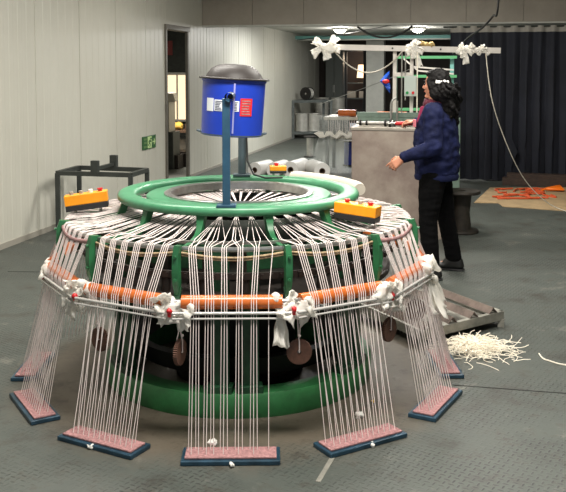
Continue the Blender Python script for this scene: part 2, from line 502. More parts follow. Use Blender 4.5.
for i_ in range(3):
    mb = MB(); rbox(mb, .5 + .38 * i_, .78 + .38 * i_, FAR + 1.75, FAR + 2.0, .781, .98, .008); mb.build('carton_box', 'cream', None, label='pale box on the shelf through the dark far doorway, %s' % ('left one', 'middle one', 'right one')[i_], cat='box', group='pale boxes on the far shelf')
mb = MB(); rbox(mb, 0, 9.5, 20.1, 20.35, 2.32, 2.40); struct('trim_2', mb, 'teal')
mb = MB(); rbox(mb, 0, 9.5, 20.07, 20.38, 2.295, 2.322); struct('trim_3', mb, 'lightgrey')
cA = at(375.5, 110, 21.5); cA.z = 0
mb = MB(); mb.box((cA.x, cA.y, 1.23), (.44, .4, 2.46), RZ, bevel=.01); struct('trim_4', mb, 'lightgrey')

# room behind the doorway in the left wall
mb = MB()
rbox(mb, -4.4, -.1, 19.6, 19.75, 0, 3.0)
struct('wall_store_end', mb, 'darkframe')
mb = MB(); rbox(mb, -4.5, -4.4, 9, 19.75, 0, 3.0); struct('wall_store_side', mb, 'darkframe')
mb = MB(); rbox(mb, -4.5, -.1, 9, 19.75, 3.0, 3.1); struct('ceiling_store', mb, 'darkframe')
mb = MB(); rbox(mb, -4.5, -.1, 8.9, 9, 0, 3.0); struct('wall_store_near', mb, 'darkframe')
# lit window in that room
def on_plane_a(px, py, a):
    r = ray(px, py); t = a / (r.x * UA.x + r.y * UA.y)
    return V(0, 0, CAM_H) + r * t
w0 = on_plane_a(160, 119, 19.55); w1 = on_plane_a(186, 75, 19.55)
oo0 = w0.dot(NA) - O0; oo1 = w1.dot(NA) - O0
mb = MB(); rbox(mb, oo0, oo1, 19.55, 19.6, w0.z, w1.z)
struct('window_1', mb, emit('lit_pane', (255, 226, 190), 1.15))
mb = MB()
om = oo0 + (oo1 - oo0) * .68
for a_, b_ in ((oo0 - .04, oo0), (om - .015, om + .015), (oo1, oo1 + .04)): rbox(mb, a_, b_, 19.5, 19.6, w0.z, w1.z)
rbox(mb, oo0 - .05, oo1 + .05, 19.48, 19.6, w0.z - .05, w0.z); rbox(mb, oo0 - .05, oo1 + .05, 19.48, 19.6, w1.z, w1.z + .06)
struct('trim_5', mb, 'lightgrey')

# floor seams: dark joint between steel plates
def seam(name, a, b, w=.008):
    mb = MB(); a = Vector(a); b = Vector(b); d = b - a
    mb.box((a + b) / 2 + V(0, 0, .0008), (d.length, w, .0016), math.atan2(d.y, d.x)); return struct(name, mb, 'iron')
seam('trim_6', fl(452, 385), fl(600, 396)); seam('trim_7', fl(8, 271.5), fl(70, 272.5))
mb = MB(); a, b = fl(318, 482), fl(336, 452); d = b - a
mb.box((a + b) / 2 + V(0, 0, .001), (d.length, .02, .002), math.atan2(d.y, d.x)); struct('trim_8', mb, 'palletm')

# ================================================================== THE BRAIDING MACHINE
C = V(-.234, 4.568, 0); T0 = .018
def pol(r, th, z): return V(C.x + r * math.sin(th + T0), C.y - r * math.cos(th + T0), z)
def chord(apo, th, s, z):
    """point on the straight bank facing angle th: apothem apo, s along the tangent"""
    th = th + T0
    return V(C.x + apo * math.sin(th) + s * math.cos(th), C.y - apo * math.cos(th) + s * math.sin(th), z)

mach = thing('braiding_machine', (C.x, C.y, 0), 'large round green yarn machine with orange rollers and white yarns around it', 'machine')
# base ring on the floor
MB().lathe([(.60, 0), (.70, 0), (.705, .02), (.705, .10), (.695, .115), (.60, .115)], C, 96, closed=True).build('base_ring', 'lgreen', mach, 40)
mb = MB()
mb.lathe([(0, .0), (.34, .0), (.34, .05), (.30, .08), (.30, .5), (.46, .56), (.46, .60), (0, .60)], C, 48); mb.build('drum', 'iron', mach, 40)
MB().lathe([(.46, .56), (.80, .56), (.80, .585), (.46, .585)], C, 72, closed=True).build('carrier_track', 'dkbrown', mach, 40)
MB().lathe([(.50, .15), (.55, .15), (.58, .24), (.53, .24)], C, 72, closed=True).build('lower_hoop', 'iron', mach, 40)  # green hoop coloured dark, standing in for the shade low in the machine
# toothed chain rail behind the yarns
mb = MB(); mb.lathe([(.80, .675), (.815, .675), (.815, .705), (.80, .705)], C, 96, closed=True)
for k in range(120):
    a = 2 * PI * k / 120
    mb.box(pol(.82, a, .69), (.012, .014, .022), a + T0)
mb.build('chain_rail', 'dkbrown', mach, 40)
# columns
for k in range(12):
    for off in ((-6, 6) if k % 2 == 0 else ()):
        th = R_(30 * k + off)
        mb = MB(); mb.box(pol(.655, th, .45), (.085, .03, .70), th + T0, bevel=.005)
        mb.box(pol(.66, th, .13), (.12, .07, .035), th + T0, bevel=.004)
        mb.build('column', 'dgreen', mach)
# green skirt plates between the columns, high up behind the yarns
for k in range(12):
    th = R_(30 * k + 15); MB().box(pol(.60, th, .735), (.24, .012, .13), th + T0, bevel=.003).build('skirt_plate', 'dgreen', mach)
# bobbin carriers on the track
for k in range(24):
    th = R_(15 * k + 4)
    mb = MB(); mb.cyl(pol(.72, th, .585), pol(.72, th, .66), .022, 10); mb.cyl(pol(.72, th, .66), pol(.72, th, .675), .03, 10); mb.cyl(pol(.72, th, .675), pol(.72, th, .78), .008, 6)
    mb.build('bobbin_carrier', 'dkbrown', mach, 40)
# inner wall of the reed, inner green ring with steel lip
MB().lathe([(.47, .60), (.485, .60), (.485, .880), (.47, .880)], C, 72, closed=True).build('reed_drum', mat('reed_grey', (96, 100, 94), 0.5, 0.4, 0.3, 10), mach, 40)
MB().lathe([(.395, .925), (.482, .925), (.489, .931), (.489, .942), (.482, .949), (.395, .949)], C, 96, closed=True).build('inner_ring', 'green', mach, 50)
MB().lathe([(.352, .918), (.395, .92), (.397, .955), (.385, .961), (.36, .955)], C, 96, closed=True).build('reed_lip', 'steel', mach, 50)
MB().lathe([(0, .79), (.34, .79), (.342, .875), (.335, .875), (.33, .80), (0, .80)], C, 64).build('dish', 'dkbrown', mach, 40)
MB().lathe([(.03, .812), (.075, .812), (.07, .86), (.05, .885), (.035, .88)], C, 40, closed=True).build('forming_ring', 'chrome', mach, 50)
# big green top ring
MB().lathe([(.545, .925), (.625, .925), (.636, .934), (.637, .952), (.630, .964), (.612, .969), (.565, .969), (.550, .964), (.542, .952), (.541, .935)], C, 128, closed=True).build('top_ring', 'green', mach, 60)
# S shaped brackets at the twelve corners
for k in range(12):
    th = R_(30 * k + 15)
    P = [(.60, .926), (.610, .89), (.630, .852), (.67, .826), (.74, .812), (.80, .808), (.855, .812), (.895, .826), (.918, .832), (.928, .80), (.932, .73), (.926, .68), (.915, .635)]
    rad = V(math.sin(th + T0), -math.cos(th + T0), 0); tang = V(math.cos(th + T0), math.sin(th + T0), 0)
    W = [.075, .055, .044, .04, .036, .036, .036, .038, .042, .046, .05, .046, .028]
    mb = MB(); mb.ribbon([pol(r, th, z) for r, z in P], tang, [w * .6 for w in W], .034)
    for zz in (.80, .70): mb.cyl(pol(.944, th, zz), pol(.955, th, zz), .007, 8)
    br = mb.build('bracket', 'mgreen', mach, 35)
    # strut that carries the rollers
    MB().ribbon([pol(.905, th, .66), pol(.94, th, .60), pol(.975, th, .585)], tang, .03, .014).build('roller_arm', 'dgreen', mach)
# yarn rim and rope under it
MB().lathe([(.882, .818), (.90, .818), (.903, .826), (.90, .836), (.882, .836)], C, 96, closed=True).build('yarn_rim', 'steel', mach, 40)
MB().lathe([(.745, .822), (.765, .822), (.765, .834), (.745, .834)], C, 96, closed=True).build('inner_yarn_rim', 'steel', mach, 40)
for k in range(12):
    pts = []
    for i in range(17):
        t = i / 16; th = R_(30 * k - 14 + 28 * t)
        pts.append(pol(.910, th, .812 - .018 * math.sin(PI * t)))
    strap = k in (1, 2, 3, 9, 10) and k not in (1,)
    mb = MB()
    if strap: mb.tube(pts, .012, 8)
    else:
        mb.tube(pts, .006, 8)
        mb.tube([p + V(0, 0, -.010) for p in pts], .004, 6)
    mb.build('rope', 'mauve' if strap else 'rope', mach, 60, label='mauve cloth strap' if strap else 'thin tan rope')
# rollers and rods of the twelve banks
for k in range(12):
    th = R_(30 * k)
    mb = MB(); mb.tube([chord(.95, th, -.215, .614), chord(.95, th, .215, .614)], .030, 24)
    mb.build('roller', 'orange', mach, 40)
    for e in (-1, 1): MB().tube([chord(.95, th, .215 * e, .614), chord(.95, th, .245 * e, .614)], .014, 12).build('roller_axle', 'steel', mach, 40)
    MB().tube([chord(.993, th, -.25, .577), chord(.993, th, .25, .577)], .0065, 10).build('guide_rod', 'chrome', mach, 40)
    MB().tube([chord(.997, th, -.25, .555), chord(.997, th, .25, .555)], .0045, 8).build('guide_rod', 'chrome', mach, 40)
# padded pale sleeve lying behind the right of the top ring
pts = [pol(.675, R_(154 - 52 * i / 20), .955 - .012 * (i / 20)) for i in range(21)]
MB().tube(pts, [.032] + [.039] * 19 + [.033], 16).build('foam_sleeve', 'cream', mach, 60, label='cream padded sleeve along the ring')

# poles that carry the bin
pf = at(224, 208, 3.96)
PX = -.262
mb = MB(); mb.tube([(PX, 3.99, .965), (PX + .01, 3.99, 1.47)], .02, 4); 
mb = MB(); mb.box((PX, 3.975, 1.215), (.036, .036, .51), 0, bevel=.003); mb.box((PX, 3.975, .972), (.09, .07, .012), 0, bevel=.002)
mb.build('front_pole', 'bluepole', mach)
mb = MB(); mb.tube([(PX + .015, 3.94, 1.475), (PX + .015, 4.10, 1.475)], .021, 16, cap=False).tube([(PX + .015, 4.02, 1.475), (PX + .02, 5.16, 1.475)], .013, 12)
mb.build('cross_pipe', 'greypole', mach, 40)
mb = MB(); mb.tube([(PX + .015, 5.16, .965), (PX + .02, 5.16, 1.49)], .024, 16); mb.box((PX + .015, 5.15, .972), (.1, .08, .012))
mb.build('rear_pole', 'greypole', mach, 40)
mb = MB(); mb.tube([(PX + .04, 5.13, 1.4), (PX + .045, 5.12, 1.2), (PX + .05, 5.11, 1.06), (PX + .09, 5.06, .985), (PX + .16, 5.0, .972), (PX + .26, 5.02, .972)], .006, 8)
mb.build('cable', 'cable', mach, 60)

# control boxes carried on the brackets
def control_box(c, yaw, tilt, L, hgt, d, buttons, foot):
    mx = Matrix.Rotation(yaw, 4, 'Z') @ Matrix.Rotation(tilt, 4, 'Y')
    T = Matrix.Translation(Vector(c)) @ mx
    mb = MB(); mb.box(T @ V(0, 0, hgt * .18), (L, d, hgt * .64), mtx=mx, bevel=.004)
    cb = mb.build('control_box', 'amber', mach, label='amber control box with push buttons')
    MB().box(T @ V(0, 0, -hgt * .32), (L * .985, d * .97, hgt * .36), mtx=mx, bevel=.003).build('box_base', 'black', cb)
    for x, m in buttons:
        b = MB(); top = T @ V(x * L, 0, hgt * .5); tip = T @ V(x * L, 0, hgt * .5 + .016)
        b.tube([top, top * .45 + tip * .55], .011, 12); b.tube([top * .45 + tip * .55, tip], .0145 if m == 'red' else .012, 14)
        b.build('button', m, cb, 40)
    for x in (-.28, .3):
        p = T @ V(x * L, 0, -hgt * .5); MB().tube([p, V(p.x, p.y, foot)], .008, 6).build('box_leg', 'steel', cb)
    return cb
control_box((-1.045, 4.56, .905), R_(8), R_(-7), .225, .085, .075, [(-.33, 'grey'), (-.1, 'grey'), (.12, 'white'), (.34, 'red')], .80)
control_box((.36, 4.14, .915), R_(-26), R_(4), .215, .08, .085, [(-.26, 'red'), (.06, 'grey'), (.3, 'red')], .86)
control_box((-.03, 5.19, 1.0), R_(4), 0, .10, .045, .06, [(-.1, 'red')], .95)

# ------------------------------------------------------------------ floor plates and yarns
BANK = {0: 'front', 1: 'front right', 2: 'right', 3: 'far right', 4: 'rear right', 5: 'rear', 6: 'rearmost', 7: 'rear left', 8: 'back left', 9: 'far left', 10: 'left', 11: 'front left'}
PL = {0: 'blue yarn plate with pink pad nearest the camera, in the middle of the front',
      1: 'blue yarn plate with pink pad, right of the middle front one',
      2: 'blue yarn plate with pink pad at right, turned, at the end of the floor seam',
      3: 'blue yarn plate with pink pad next to the white yarn scraps',
      10: 'blue yarn plate with pink pad at left, second from the far end, corner toward camera',
      9: 'blue yarn plate at far left, mostly behind another plate',
      11: 'blue yarn plate with pink pad left of the middle front one, turned to the left'}
def plate(k):
    th = R_(30 * k); lab = PL[k]
    r = 1.105
    c = chord(r, th, 0, 0)
    t = thing('yarn_plate', c, lab, 'plate')
    rz = th + T0
    MB().box((c.x, c.y, .010), (.405, .135, .020), rz, bevel=.004).build('base', 'bluebase', t)
    mb = MB(); cc = c + V(0, 0, .0245)
    mb.box(cc, (.375, .10, .009), rz, bevel=.003)
    mb.build('pad', 'pink', t)
for k in (0, 1, 2, 3, 9, 10, 11): plate(k)

YL = {0: 'white yarn from the middle front plate over the front roller', 1: 'white yarn from the right front plate over the roller right of the middle', 2: 'white yarn from the right plate at the floor seam over the right roller', 3: 'white yarn from the plate beside the white scraps, far right bank', 9: 'white yarn from the plate farthest left, far left bank', 10: 'white yarn from the left corner-on plate over the left roller', 11: 'white yarn from the left front plate over the roller left of the middle'}
YR = {4: 'white yarn crossing the rim at the right rear, past the right amber box', 5: 'white yarn of the rear bank just right of the rear pole', 6: 'white yarn of the rearmost bank, behind the blue pole', 7: 'white yarn of the rear bank just left of the rear pole', 8: 'white yarn crossing the rim at the left rear, behind the left amber box'}
def groups_of(k):
    if k == 0: return [4, 4, 3, 3, 3, 1]
    return [4] * 6
for k in range(12):
    th = R_(30 * k); g = groups_of(k); G = len(g)
    for gi, n in enumerate(g):
        for j in range(n):
            gc = (gi - (G - 1) / 2)
            s_roll = gc * .062 + (j - (n - 1) / 2) * .0115 + random.uniform(-.0012, .0012)
            s_rim = gc * .070 + (j - (n - 1) / 2) * .0098
            s_pl = gc * .058 + (j - (n - 1) / 2) * .0145 + random.uniform(-.002, .002)
            if k == 0: s_pl = gc * .062 + (j - (n - 1) / 2) * .0150
            row = (j % 2) * 2 - 1
            an = th + s_rim / .905
            merge = k <= 6
            an_in = th + (((gi // 2) - 1) * .16 + (gi % 2 - .5) * .02 if merge else gc * .070 / .905) + (j - (n - 1) / 2) * (.005 if merge else .014) + random.uniform(-.006, .006)
            an_mid = an + (j - (n - 1) / 2) * random.uniform(.0, .05) + random.uniform(-.035, .035); an_q = .6 * an + .4 * an_mid
            pts = [chord(1.105 + row * .022, th, s_pl, .028), chord(.984, th, s_roll, .572), chord(.9825, th, s_roll, .614), chord(.969, th, s_roll, .641),
                   pol(.906, an, .832), pol(.897, an, .840), pol(.84, an_q, .841 + random.uniform(0, .004)), pol(.76, an_mid, .839 + random.uniform(0, .006)), pol(.47, an_in, .896), pol(.36, an_in, .905), pol(.06, an_in, .872)]
            mb = MB(); mb.tube(pts, .00165, 5)
            mb.build('yarn', 'yarn', None, 60, label=YL.get(k) or YR.get(k), cat='yarn', group='white yarns of the %s bank' % BANK[k])

# ------------------------------------------------------------------ plastic wraps at the roller joints
def sheet(mb, p0, d, side, L, w, seed, curl=.03, ragged=.3, th=.0015):
    d = Vector(d).normalized(); side = Vector(side).normalized(); nr = d.cross(side)
    t = MB()
    def fn(u, v):
        ww = w * (.5 + .7 * u) * (1 + ragged * noise.noise(V(u * 2.5, seed, v)))
        LL = L * (1 + ragged * .6 * noise.noise(V(v * 3, seed + 3, 0)))
        p = Vector(p0) + d * (u * LL) + side * ((v - .5) * ww)
        p += nr * (curl * noise.noise(V(u * 3 + seed, v * 4, seed)) + curl * .5 * noise.noise(V(u * 4, v * 5 + seed, 1)))
        p.z -= .25 * L * u * u * (1 - abs(d.z))
        return p
    t.grid(fn, 10, 8); t.thick(th); mb.add(t.bm)
def wrap(deg, label, seed, big=1.0, strips=(), knob=True, hang=0.0):
    th = R_(deg); c = pol(.972, th, .592)
    rad = V(math.sin(th + T0), -math.cos(th + T0), 0); tang = V(math.cos(th + T0), math.sin(th + T0), 0)
    t = thing('plastic_wrap', c - V(0, 0, .05), label, 'plastic wrap')
    mb = MB()
    for i in range(7):
        s = (i - 3) * .023 * big
        mb.sphere(c + tang * s + rad * random.uniform(-.012, .016) + V(0, 0, random.uniform(-.022, .026)), random.uniform(.027, .040) * big, 2, (1, 1, 1.1))
    mb.remesh(.006, 3).crumple(.022 * big, 24, seed, 3).soften(6)
    body = mb.build('film', 'plastic', t, 180)
    mb = MB()
    for i in range(4):
        a = seed * 3 + i * 1.6
        d = rad * (.5 + .4 * math.sin(a * 2)) + tang * math.cos(a) + V(0, 0, .8 * math.sin(a) - .15)
        sheet(mb, c + rad * .012 + tang * random.uniform(-.05, .05) * big, d, d.cross(rad + V(0, 0, .3)), .072 * big, .085 * big, seed + i, .022, .2, .0008)
    for (dt, dr, L, w) in strips:
        sheet(mb, c + tang * dt + rad * .01, V(0, 0, -1) + rad * dr + tang * dt * .6, tang, L, w, seed + L * 9, .022, .35)
    mb.build('loose_ends', 'thinfilm', t, 180)
    if knob:
        mb = MB(); k = c + rad * .045 + V(0, 0, random.uniform(-.02, .005))
        mb.sphere(k, .0125, 2, (1, 1, 1.1)); mb.tube([k, k + V(0, 0, -.024)], .007, 8); mb.crumple(.004, 60, seed)
        mb.build('red_tie', 'red', t, 50, label='red tie')
    return t
wrap(-75, 'white plastic film wrapped round the leftmost roller joint, red tie at its outer side', 1.3, .8)
wrap(-45, 'white plastic film knotted round the left roller joint, with a drooping tail', 2.1, 1.0, [(-.03, .35, .12, .07), (.03, .3, .08, .05)])
wrap(-15, 'white plastic film wrapped round the joint left of the front roller, tails hanging below', 3.7, 1.0, [(.05, .15, .09, .05)])
wrap(15, 'white plastic film wrapped round the joint right of the front roller, one long tail', 4.4, 1.0, [(-.05, .2, .16, .06)])
wrap(45, 'white plastic film tied round the right roller joint, one end pointing up', 5.2, 1.05, [(.04, .25, .10, .06)])
wrap(75, 'big shredded white plastic film hanging at the far right roller joint', 6.6, 1.1, [(-.05, .35, .2, .09), (0, .5, .24, .12), (.05, .55, .2, .10), (.08, .3, .14, .07)], knob=False)
wrap(105, 'white plastic film wrapped round the roller joint behind the far right one', 7.9, .8, knob=False)

# ------------------------------------------------------------------ hanging brown discs
def disc(deg, drop, label, yaw, dr=0.0, ds=0.0):
    th = R_(deg); c = pol(.975 + dr, th, 0) + V(math.cos(th), math.sin(th), 0) * ds
    t = thing('disc_weight', (c.x, c.y, drop - .055), label, 'weight', )
    mx = Matrix.Rotation(yaw, 4, 'Z') @ Matrix.Rotation(PI / 2, 4, 'X')
    n = 80; prof = []
    mb = MB()
    t2 = bmesh.new()
    m4 = Matrix.Translation((c.x, c.y, drop)) @ mx
    outs = []
    for zz in (-.009, .009):
        ro = [t2.verts.new(m4 @ V((.056 if j % 2 else .052) * math.cos(2 * PI * j / n), (.056 if j % 2 else .052) * math.sin(2 * PI * j / n), zz)) for j in range(n)]
        ri = [t2.verts.new(m4 @ V(.009 * math.cos(2 * PI * j / n), .009 * math.sin(2 * PI * j / n), zz)) for j in range(n)]
        outs.append((ro, ri))
    (a, b), (c2, d2) = outs
    for j in range(n):
        k = (j + 1) % n
        t2.faces.new((a[j], a[k], c2[k], c2[j])); t2.faces.new((b[j], d2[j], d2[k], b[k]))
        t2.faces.new((a[j], b[j], b[k], a[k])); t2.faces.new((c2[j], c2[k], d2[k], d2[j]))
    mb.add(t2); mb.build('disc', 'wood', t)
    top = V(c.x, c.y, .56); mb = MB()
    hole = m4 @ V(0, .008, 0)
    fr = m4 @ V(0, 0, .012); bk = m4 @ V(0, 0, -.012); lip = m4 @ V(0, .06, .012); lipb = m4 @ V(0, .06, -.012)
    mb.tube([top + V(-.008, 0, 0), lip + V(-.004, 0, .012), lip + V(0, 0, -.01), fr], .0028, 6); mb.tube([top + V(.008, 0, 0), lipb + V(.004, 0, .012), lipb, bk, fr], .0028, 6)
    mb.sphere(lip + V(0, 0, .012), .008, 1)
    mb.build('string', 'yarn', t, 60)
disc(15, .392, 'brown toothed disc hanging on a white string right of the front yarns', R_(5), 0, .035)
disc(-15, .398, 'brown toothed disc hanging edge-on left of the front yarns', R_(74), 0, .03)
disc(-45, .365, 'brown disc hanging behind the yarns of the left front bank', R_(-40), -.07, .03)
disc(45, .405, 'brown disc hanging at the right below the tied white film with a red knob', R_(52), 0.0, .03)
disc(75, .385, 'brown disc hanging behind the yarns of the right bank', R_(20), -.03, -.03)

# ------------------------------------------------------------------ blue bin with bowl on top
bc = V(-.264, 4.42, 1.266)
bin_ = thing('plastic_bin', bc, 'tall blue plastic bin held up on the pole above the green machine', 'bin')
tilt = Matrix.Translation(bc) @ Matrix.Rotation(R_(3), 4, 'Y')
BH = .285
mb = MB(); mb.lathe([(0, 0), (.150, 0), (.156, .006), (.161, BH - .012), (.166, BH - .01), (.166, BH), (.157, BH), (.150, .012), (0, .012)], (0, 0, 0), 64, mtx=tilt)
mb.build('body', 'bin', bin_, 35)
mb = MB()
for s in (-1, 1):
    mb.tube([tilt @ V(s * .154, -.02, .012), tilt @ V(s * .176, -.02, .018), tilt @ V(s * .176, .02, .018), tilt @ V(s * .154, .02, .012)], .005, 8)
mb.lathe([(.156, .004), (.1605, .004), (.1605, .010), (.156, .010)], (0, 0, 0), 64, mtx=tilt, closed=True)
mb.build('hoop', 'greypole', bin_, 40)
def curved_label(name, a0, a1, z0, z1, m, lift=.0015):
    mb = MB(); rr = lambda z: .156 + (.005 * z / .273) + lift
    def fn(u, v):
        a = R_(a0 + (a1 - a0) * u); z = z0 + (z1 - z0) * v
        return tilt @ V(rr(z) * math.sin(a), -rr(z) * math.cos(a), z)
    mb.grid(fn, 10, 2); mb.thick(.0008); return mb
for nm, a0, a1, z0, z1, m, lb in (('label', -51, -34, .125, .190, 'paper', 'white sticker'), ('label', -32, -14, .128, .184, 'paper', 'white sticker with grey print'), ('label', 4, 14, .130, .182, 'paper', 'narrow white sticker'), ('label', 16, 39, .108, .196, 'redpaper', 'red sticker with pale print')):
    o = curved_label(nm, a0, a1, z0, z1, m).build(nm, m, bin_, None, label=lb)
    if a0 == -51: continue
    ink = MB(); rows = 6
    for i in range(rows):
        zz = z0 + (z1 - z0) * (i + .8) / (rows + .8); hh = (z1 - z0) * .035
        e = a1 - (a1 - a0) * (.12 + .3 * random.random())
        t_ = curved_label('x', a0 + (a1 - a0) * .12, e, zz - hh, zz + hh, m, .0028); ink.add(t_.bm)
    ink.build('print', 'ink' if m == 'paper' else 'pink', o)
# strip of clear tape down the bin
mb = curved_label('x', 3, 6, .02, .27, 'paper', .0036); mb.build('tape_strip', mat('pale_tape', (150, 150, 205), .3), bin_)
bw = thing('metal_bowl', tilt @ V(0, 0, BH), 'dark grey metal bowl upside down as a lid on the blue bin', 'bowl')
mb = MB(); prof = [(.0, .076), (.05, .074), (.09, .066), (.120, .048), (.138, .024), (.147, .007), (.172, .004), (.178, .0), (.172, -.003), (.145, .0), (.133, .022), (.115, .044), (.086, .061), (.05, .069), (0, .071)]
mb.lathe(prof, (0, 0, 0), 64, mtx=tilt @ Matrix.Translation((0, 0, BH + .004))); mb.build('shell', 'bowl', bw, 50)
mb = MB()
mb.tube([tilt @ V(.177 * math.cos(a), .177 * math.sin(a), BH + .0045) for a in [2 * PI * i / 64 for i in range(64)]], .0045, 8, closed=True); mb.build('rolled_rim', 'bowl', bw, 60)
# ================================================================== LEFT SIDE
# steel frame stand by the wall
ZT = .60
c_fl, c_fr, c_br, c_bl = (fl(57.5, 173, ZT), fl(130.5, 175, ZT), fl(147, 170, ZT), fl(79, 167.5, ZT))
fs = thing('frame_stand', ((c_fl + c_br) / 2) - V(0, 0, ZT), 'empty dark grey square-tube frame stand by the white wall', 'stand')
def sq(p, q, w=.042): return MB().tube([p, q], 1, rect=(w, w))
for p in (c_fl, c_fr, c_br, c_bl):
    sq(V(p.x, p.y, 0), V(p.x, p.y, ZT)).build('leg', 'darkframe', fs)
for p, q in ((c_fl, c_fr), (c_fr, c_br), (c_br, c_bl), (c_bl, c_fl)): sq(p, q).build('rail', 'darkframe', fs)
m1 = c_fl.lerp(c_fr, .52); m2 = c_bl.lerp(c_br, .52)
sq(m1 + V(0, 0, .05), m2 + V(0, 0, .05), .03).build('cross_bar', 'darkframe', fs)
for p, hh in ((m1, .13), (m2, .14)): MB().box(V(p.x, p.y, ZT + hh / 2), (.075, .05, hh), RZ, bevel=.004).build('upright_post', 'darkframe', fs)

# exit sign on the left wall
sa = on_plane = None
def wall_pt(px, py):
    r = ray(px, py); # plane n.p = O0
    t = (O0 - 0) / (r.x * NA.x + r.y * NA.y); return V(0, 0, CAM_H) + r * t
s0, s1 = wall_pt(142, 149.5), wall_pt(155, 135.5)
a0, a1 = s0.dot(UA), s1.dot(UA); zc0, zc1 = 1.0, 1.0
sm = wall_pt(148.5, 142.2); zs0, zs1 = sm.z - .085, sm.z + .085
es = thing('exit_sign', RM(.005, (a0 + a1) / 2, zs0), 'small green emergency exit sign with running figure and arrow on white wall', 'sign')
mb = MB(); rbox(mb, 0.001, .012, a0, a1, zs0, zs1, .002); mb.build('panel', 'sign', es)
W_ = a1 - a0; Hh = zs1 - zs0
def sp(mb, u0, u1, v0, v1): rbox(mb, .0121, .0145, a0 + W_ * u0, a0 + W_ * u1, zs0 + Hh * v0, zs0 + Hh * v1)
def stroke(mb, pts, w):
    P3 = [RM(.0135, a0 + W_ * u, zs0 + Hh * v) for u, v in pts]
    mb.ribbon(P3, NA.cross((P3[-1] - P3[0]).normalized()), w, .0025)
mb = MB(); sp(mb, .36, .66, .06, .94); mb.build('door_panel', 'signp', es)
mb = MB()
for q in ([(.58, .60), (.48, .45)], [(.48, .45), (.56, .32), (.50, .14)], [(.48, .45), (.42, .30), (.38, .28)], [(.56, .62), (.46, .60), (.41, .50)], [(.57, .60), (.62, .50)]):
    for a_, b_ in zip(q[:-1], q[1:]): stroke(mb, [a_, b_], .018)
hp = RM(.0135, a0 + W_ * .58, zs0 + Hh * .76); mb.sphere(hp, .014, 2, (1, 1, 1))
mb.build('running_figure', 'sign', es)
mb = MB()
for q in ([(.72, .5), (.94, .5)], [(.84, .72), (.94, .5)], [(.84, .28), (.94, .5)]): stroke(mb, q, .018)
mb.build('arrow', 'signp', es)
mb = MB()
for v in (.2, .5, .78): sp(mb, .08, .30, v - .07, v + .07)
mb.build('wording_bar', mat('sign_mid', (96, 128, 76), .4), es)

# things seen through the doorway in the left wall
def store_pt(px, py): return fl(px, py)
p = fl(167, 168)
kz = thing('storage_hopper', p, 'grey box hopper on a post, just inside the left doorway', 'machine')
MB().box((p.x, p.y, .30), (.34, .34, .60), RZ, bevel=.01).build('stand', 'darkframe', kz)
MB().hull([((p.x - .17, p.y - .2, 1.22), .01), ((p.x + .13, p.y - .2, 1.22), .01), ((p.x - .17, p.y + .2, 1.22), .01), ((p.x + .13, p.y + .2, 1.22), .01), ((p.x - .2, p.y - .2, 1.1), .01), ((p.x + .16, p.y - .2, 1.1), .01), ((p.x - .2, p.y + .2, 1.1), .01), ((p.x + .16, p.y + .2, 1.1), .01)]).build('hopper_lid', 'grey', kz)
MB().box((p.x - .03, p.y, .85), (.26, .3, .5), RZ, bevel=.01).build('body', 'grey', kz)
p = fl(178, 152)
tb = thing('work_bench', p, 'cluttered low bench seen through the left doorway under the lit window', 'bench')
MB().box((p.x, p.y, .42), (.9, .5, .04), RZ).build('bench_top', 'carton', tb)
for sx in (-.4, .4):
    for sy in (-.2, .2):
        q = V(p.x, p.y, 0) + NA * sx + UA * sy; MB().box((q.x, q.y, .2), (.05, .05, .4), RZ).build('leg', 'carton', tb)
mb = MB(); mb.sphere((p.x, p.y, .51), .12, 3, (1, .9, .62)); mb.crumple(.05, 9, 3); mb.build('cloth_bundle', 'yellow', None, 60, label='yellow cloth bundle on the bench behind the left doorway', cat='cloth')
for dx, s, lb in ((-.26, (.2, .24, .16), 'carton box at the left end of the bench behind the doorway'), (.27, (.18, .2, .12), 'carton box right of the yellow cloth behind the doorway')):
    q = V(p.x, p.y, 0) + NA * dx
    mb = MB(); mb.box((q.x, q.y, .44 + s[2] / 2), s, RZ, bevel=.006); mb.box((q.x, q.y, .441 + s[2]), (s[0] * .98, .03, .002), RZ); mb.build('carton_box', 'carton', None, label=lb, cat='box')
for px, py, lb in ((172, 168, 'dark crate on the store floor, left of the two behind the doorway'), (182, 166, 'dark crate on the store floor, right of the two behind the doorway')):
    q = fl(px, py); t = thing('crate', q, lb, 'crate')
    MB().box((q.x, q.y, .012), (.30, .26, .024), RZ).build('crate_bottom', 'dkbrown', t)
    for d1, d2, sz in ((.14, 0, (.02, .26, .2)), (-.14, 0, (.02, .26, .2)), (0, .12, (.26, .02, .2)), (0, -.12, (.26, .02, .2))):
        c_ = q + NA * d1 + UA * d2; MB().box((c_.x, c_.y, .124), sz, RZ).build('crate_side', 'dkbrown', t)
p = on_plane_a(167, 48, 19.56)
mb = MB(); mb.box((p.x, p.y - .02, p.z), (.28, .012, .34), RZ, bevel=.003); mb.build('notice_board', mat('dull_red', (128, 60, 58), .7), None, label='dull red notice on the dark wall seen through the left doorway', cat='notice')

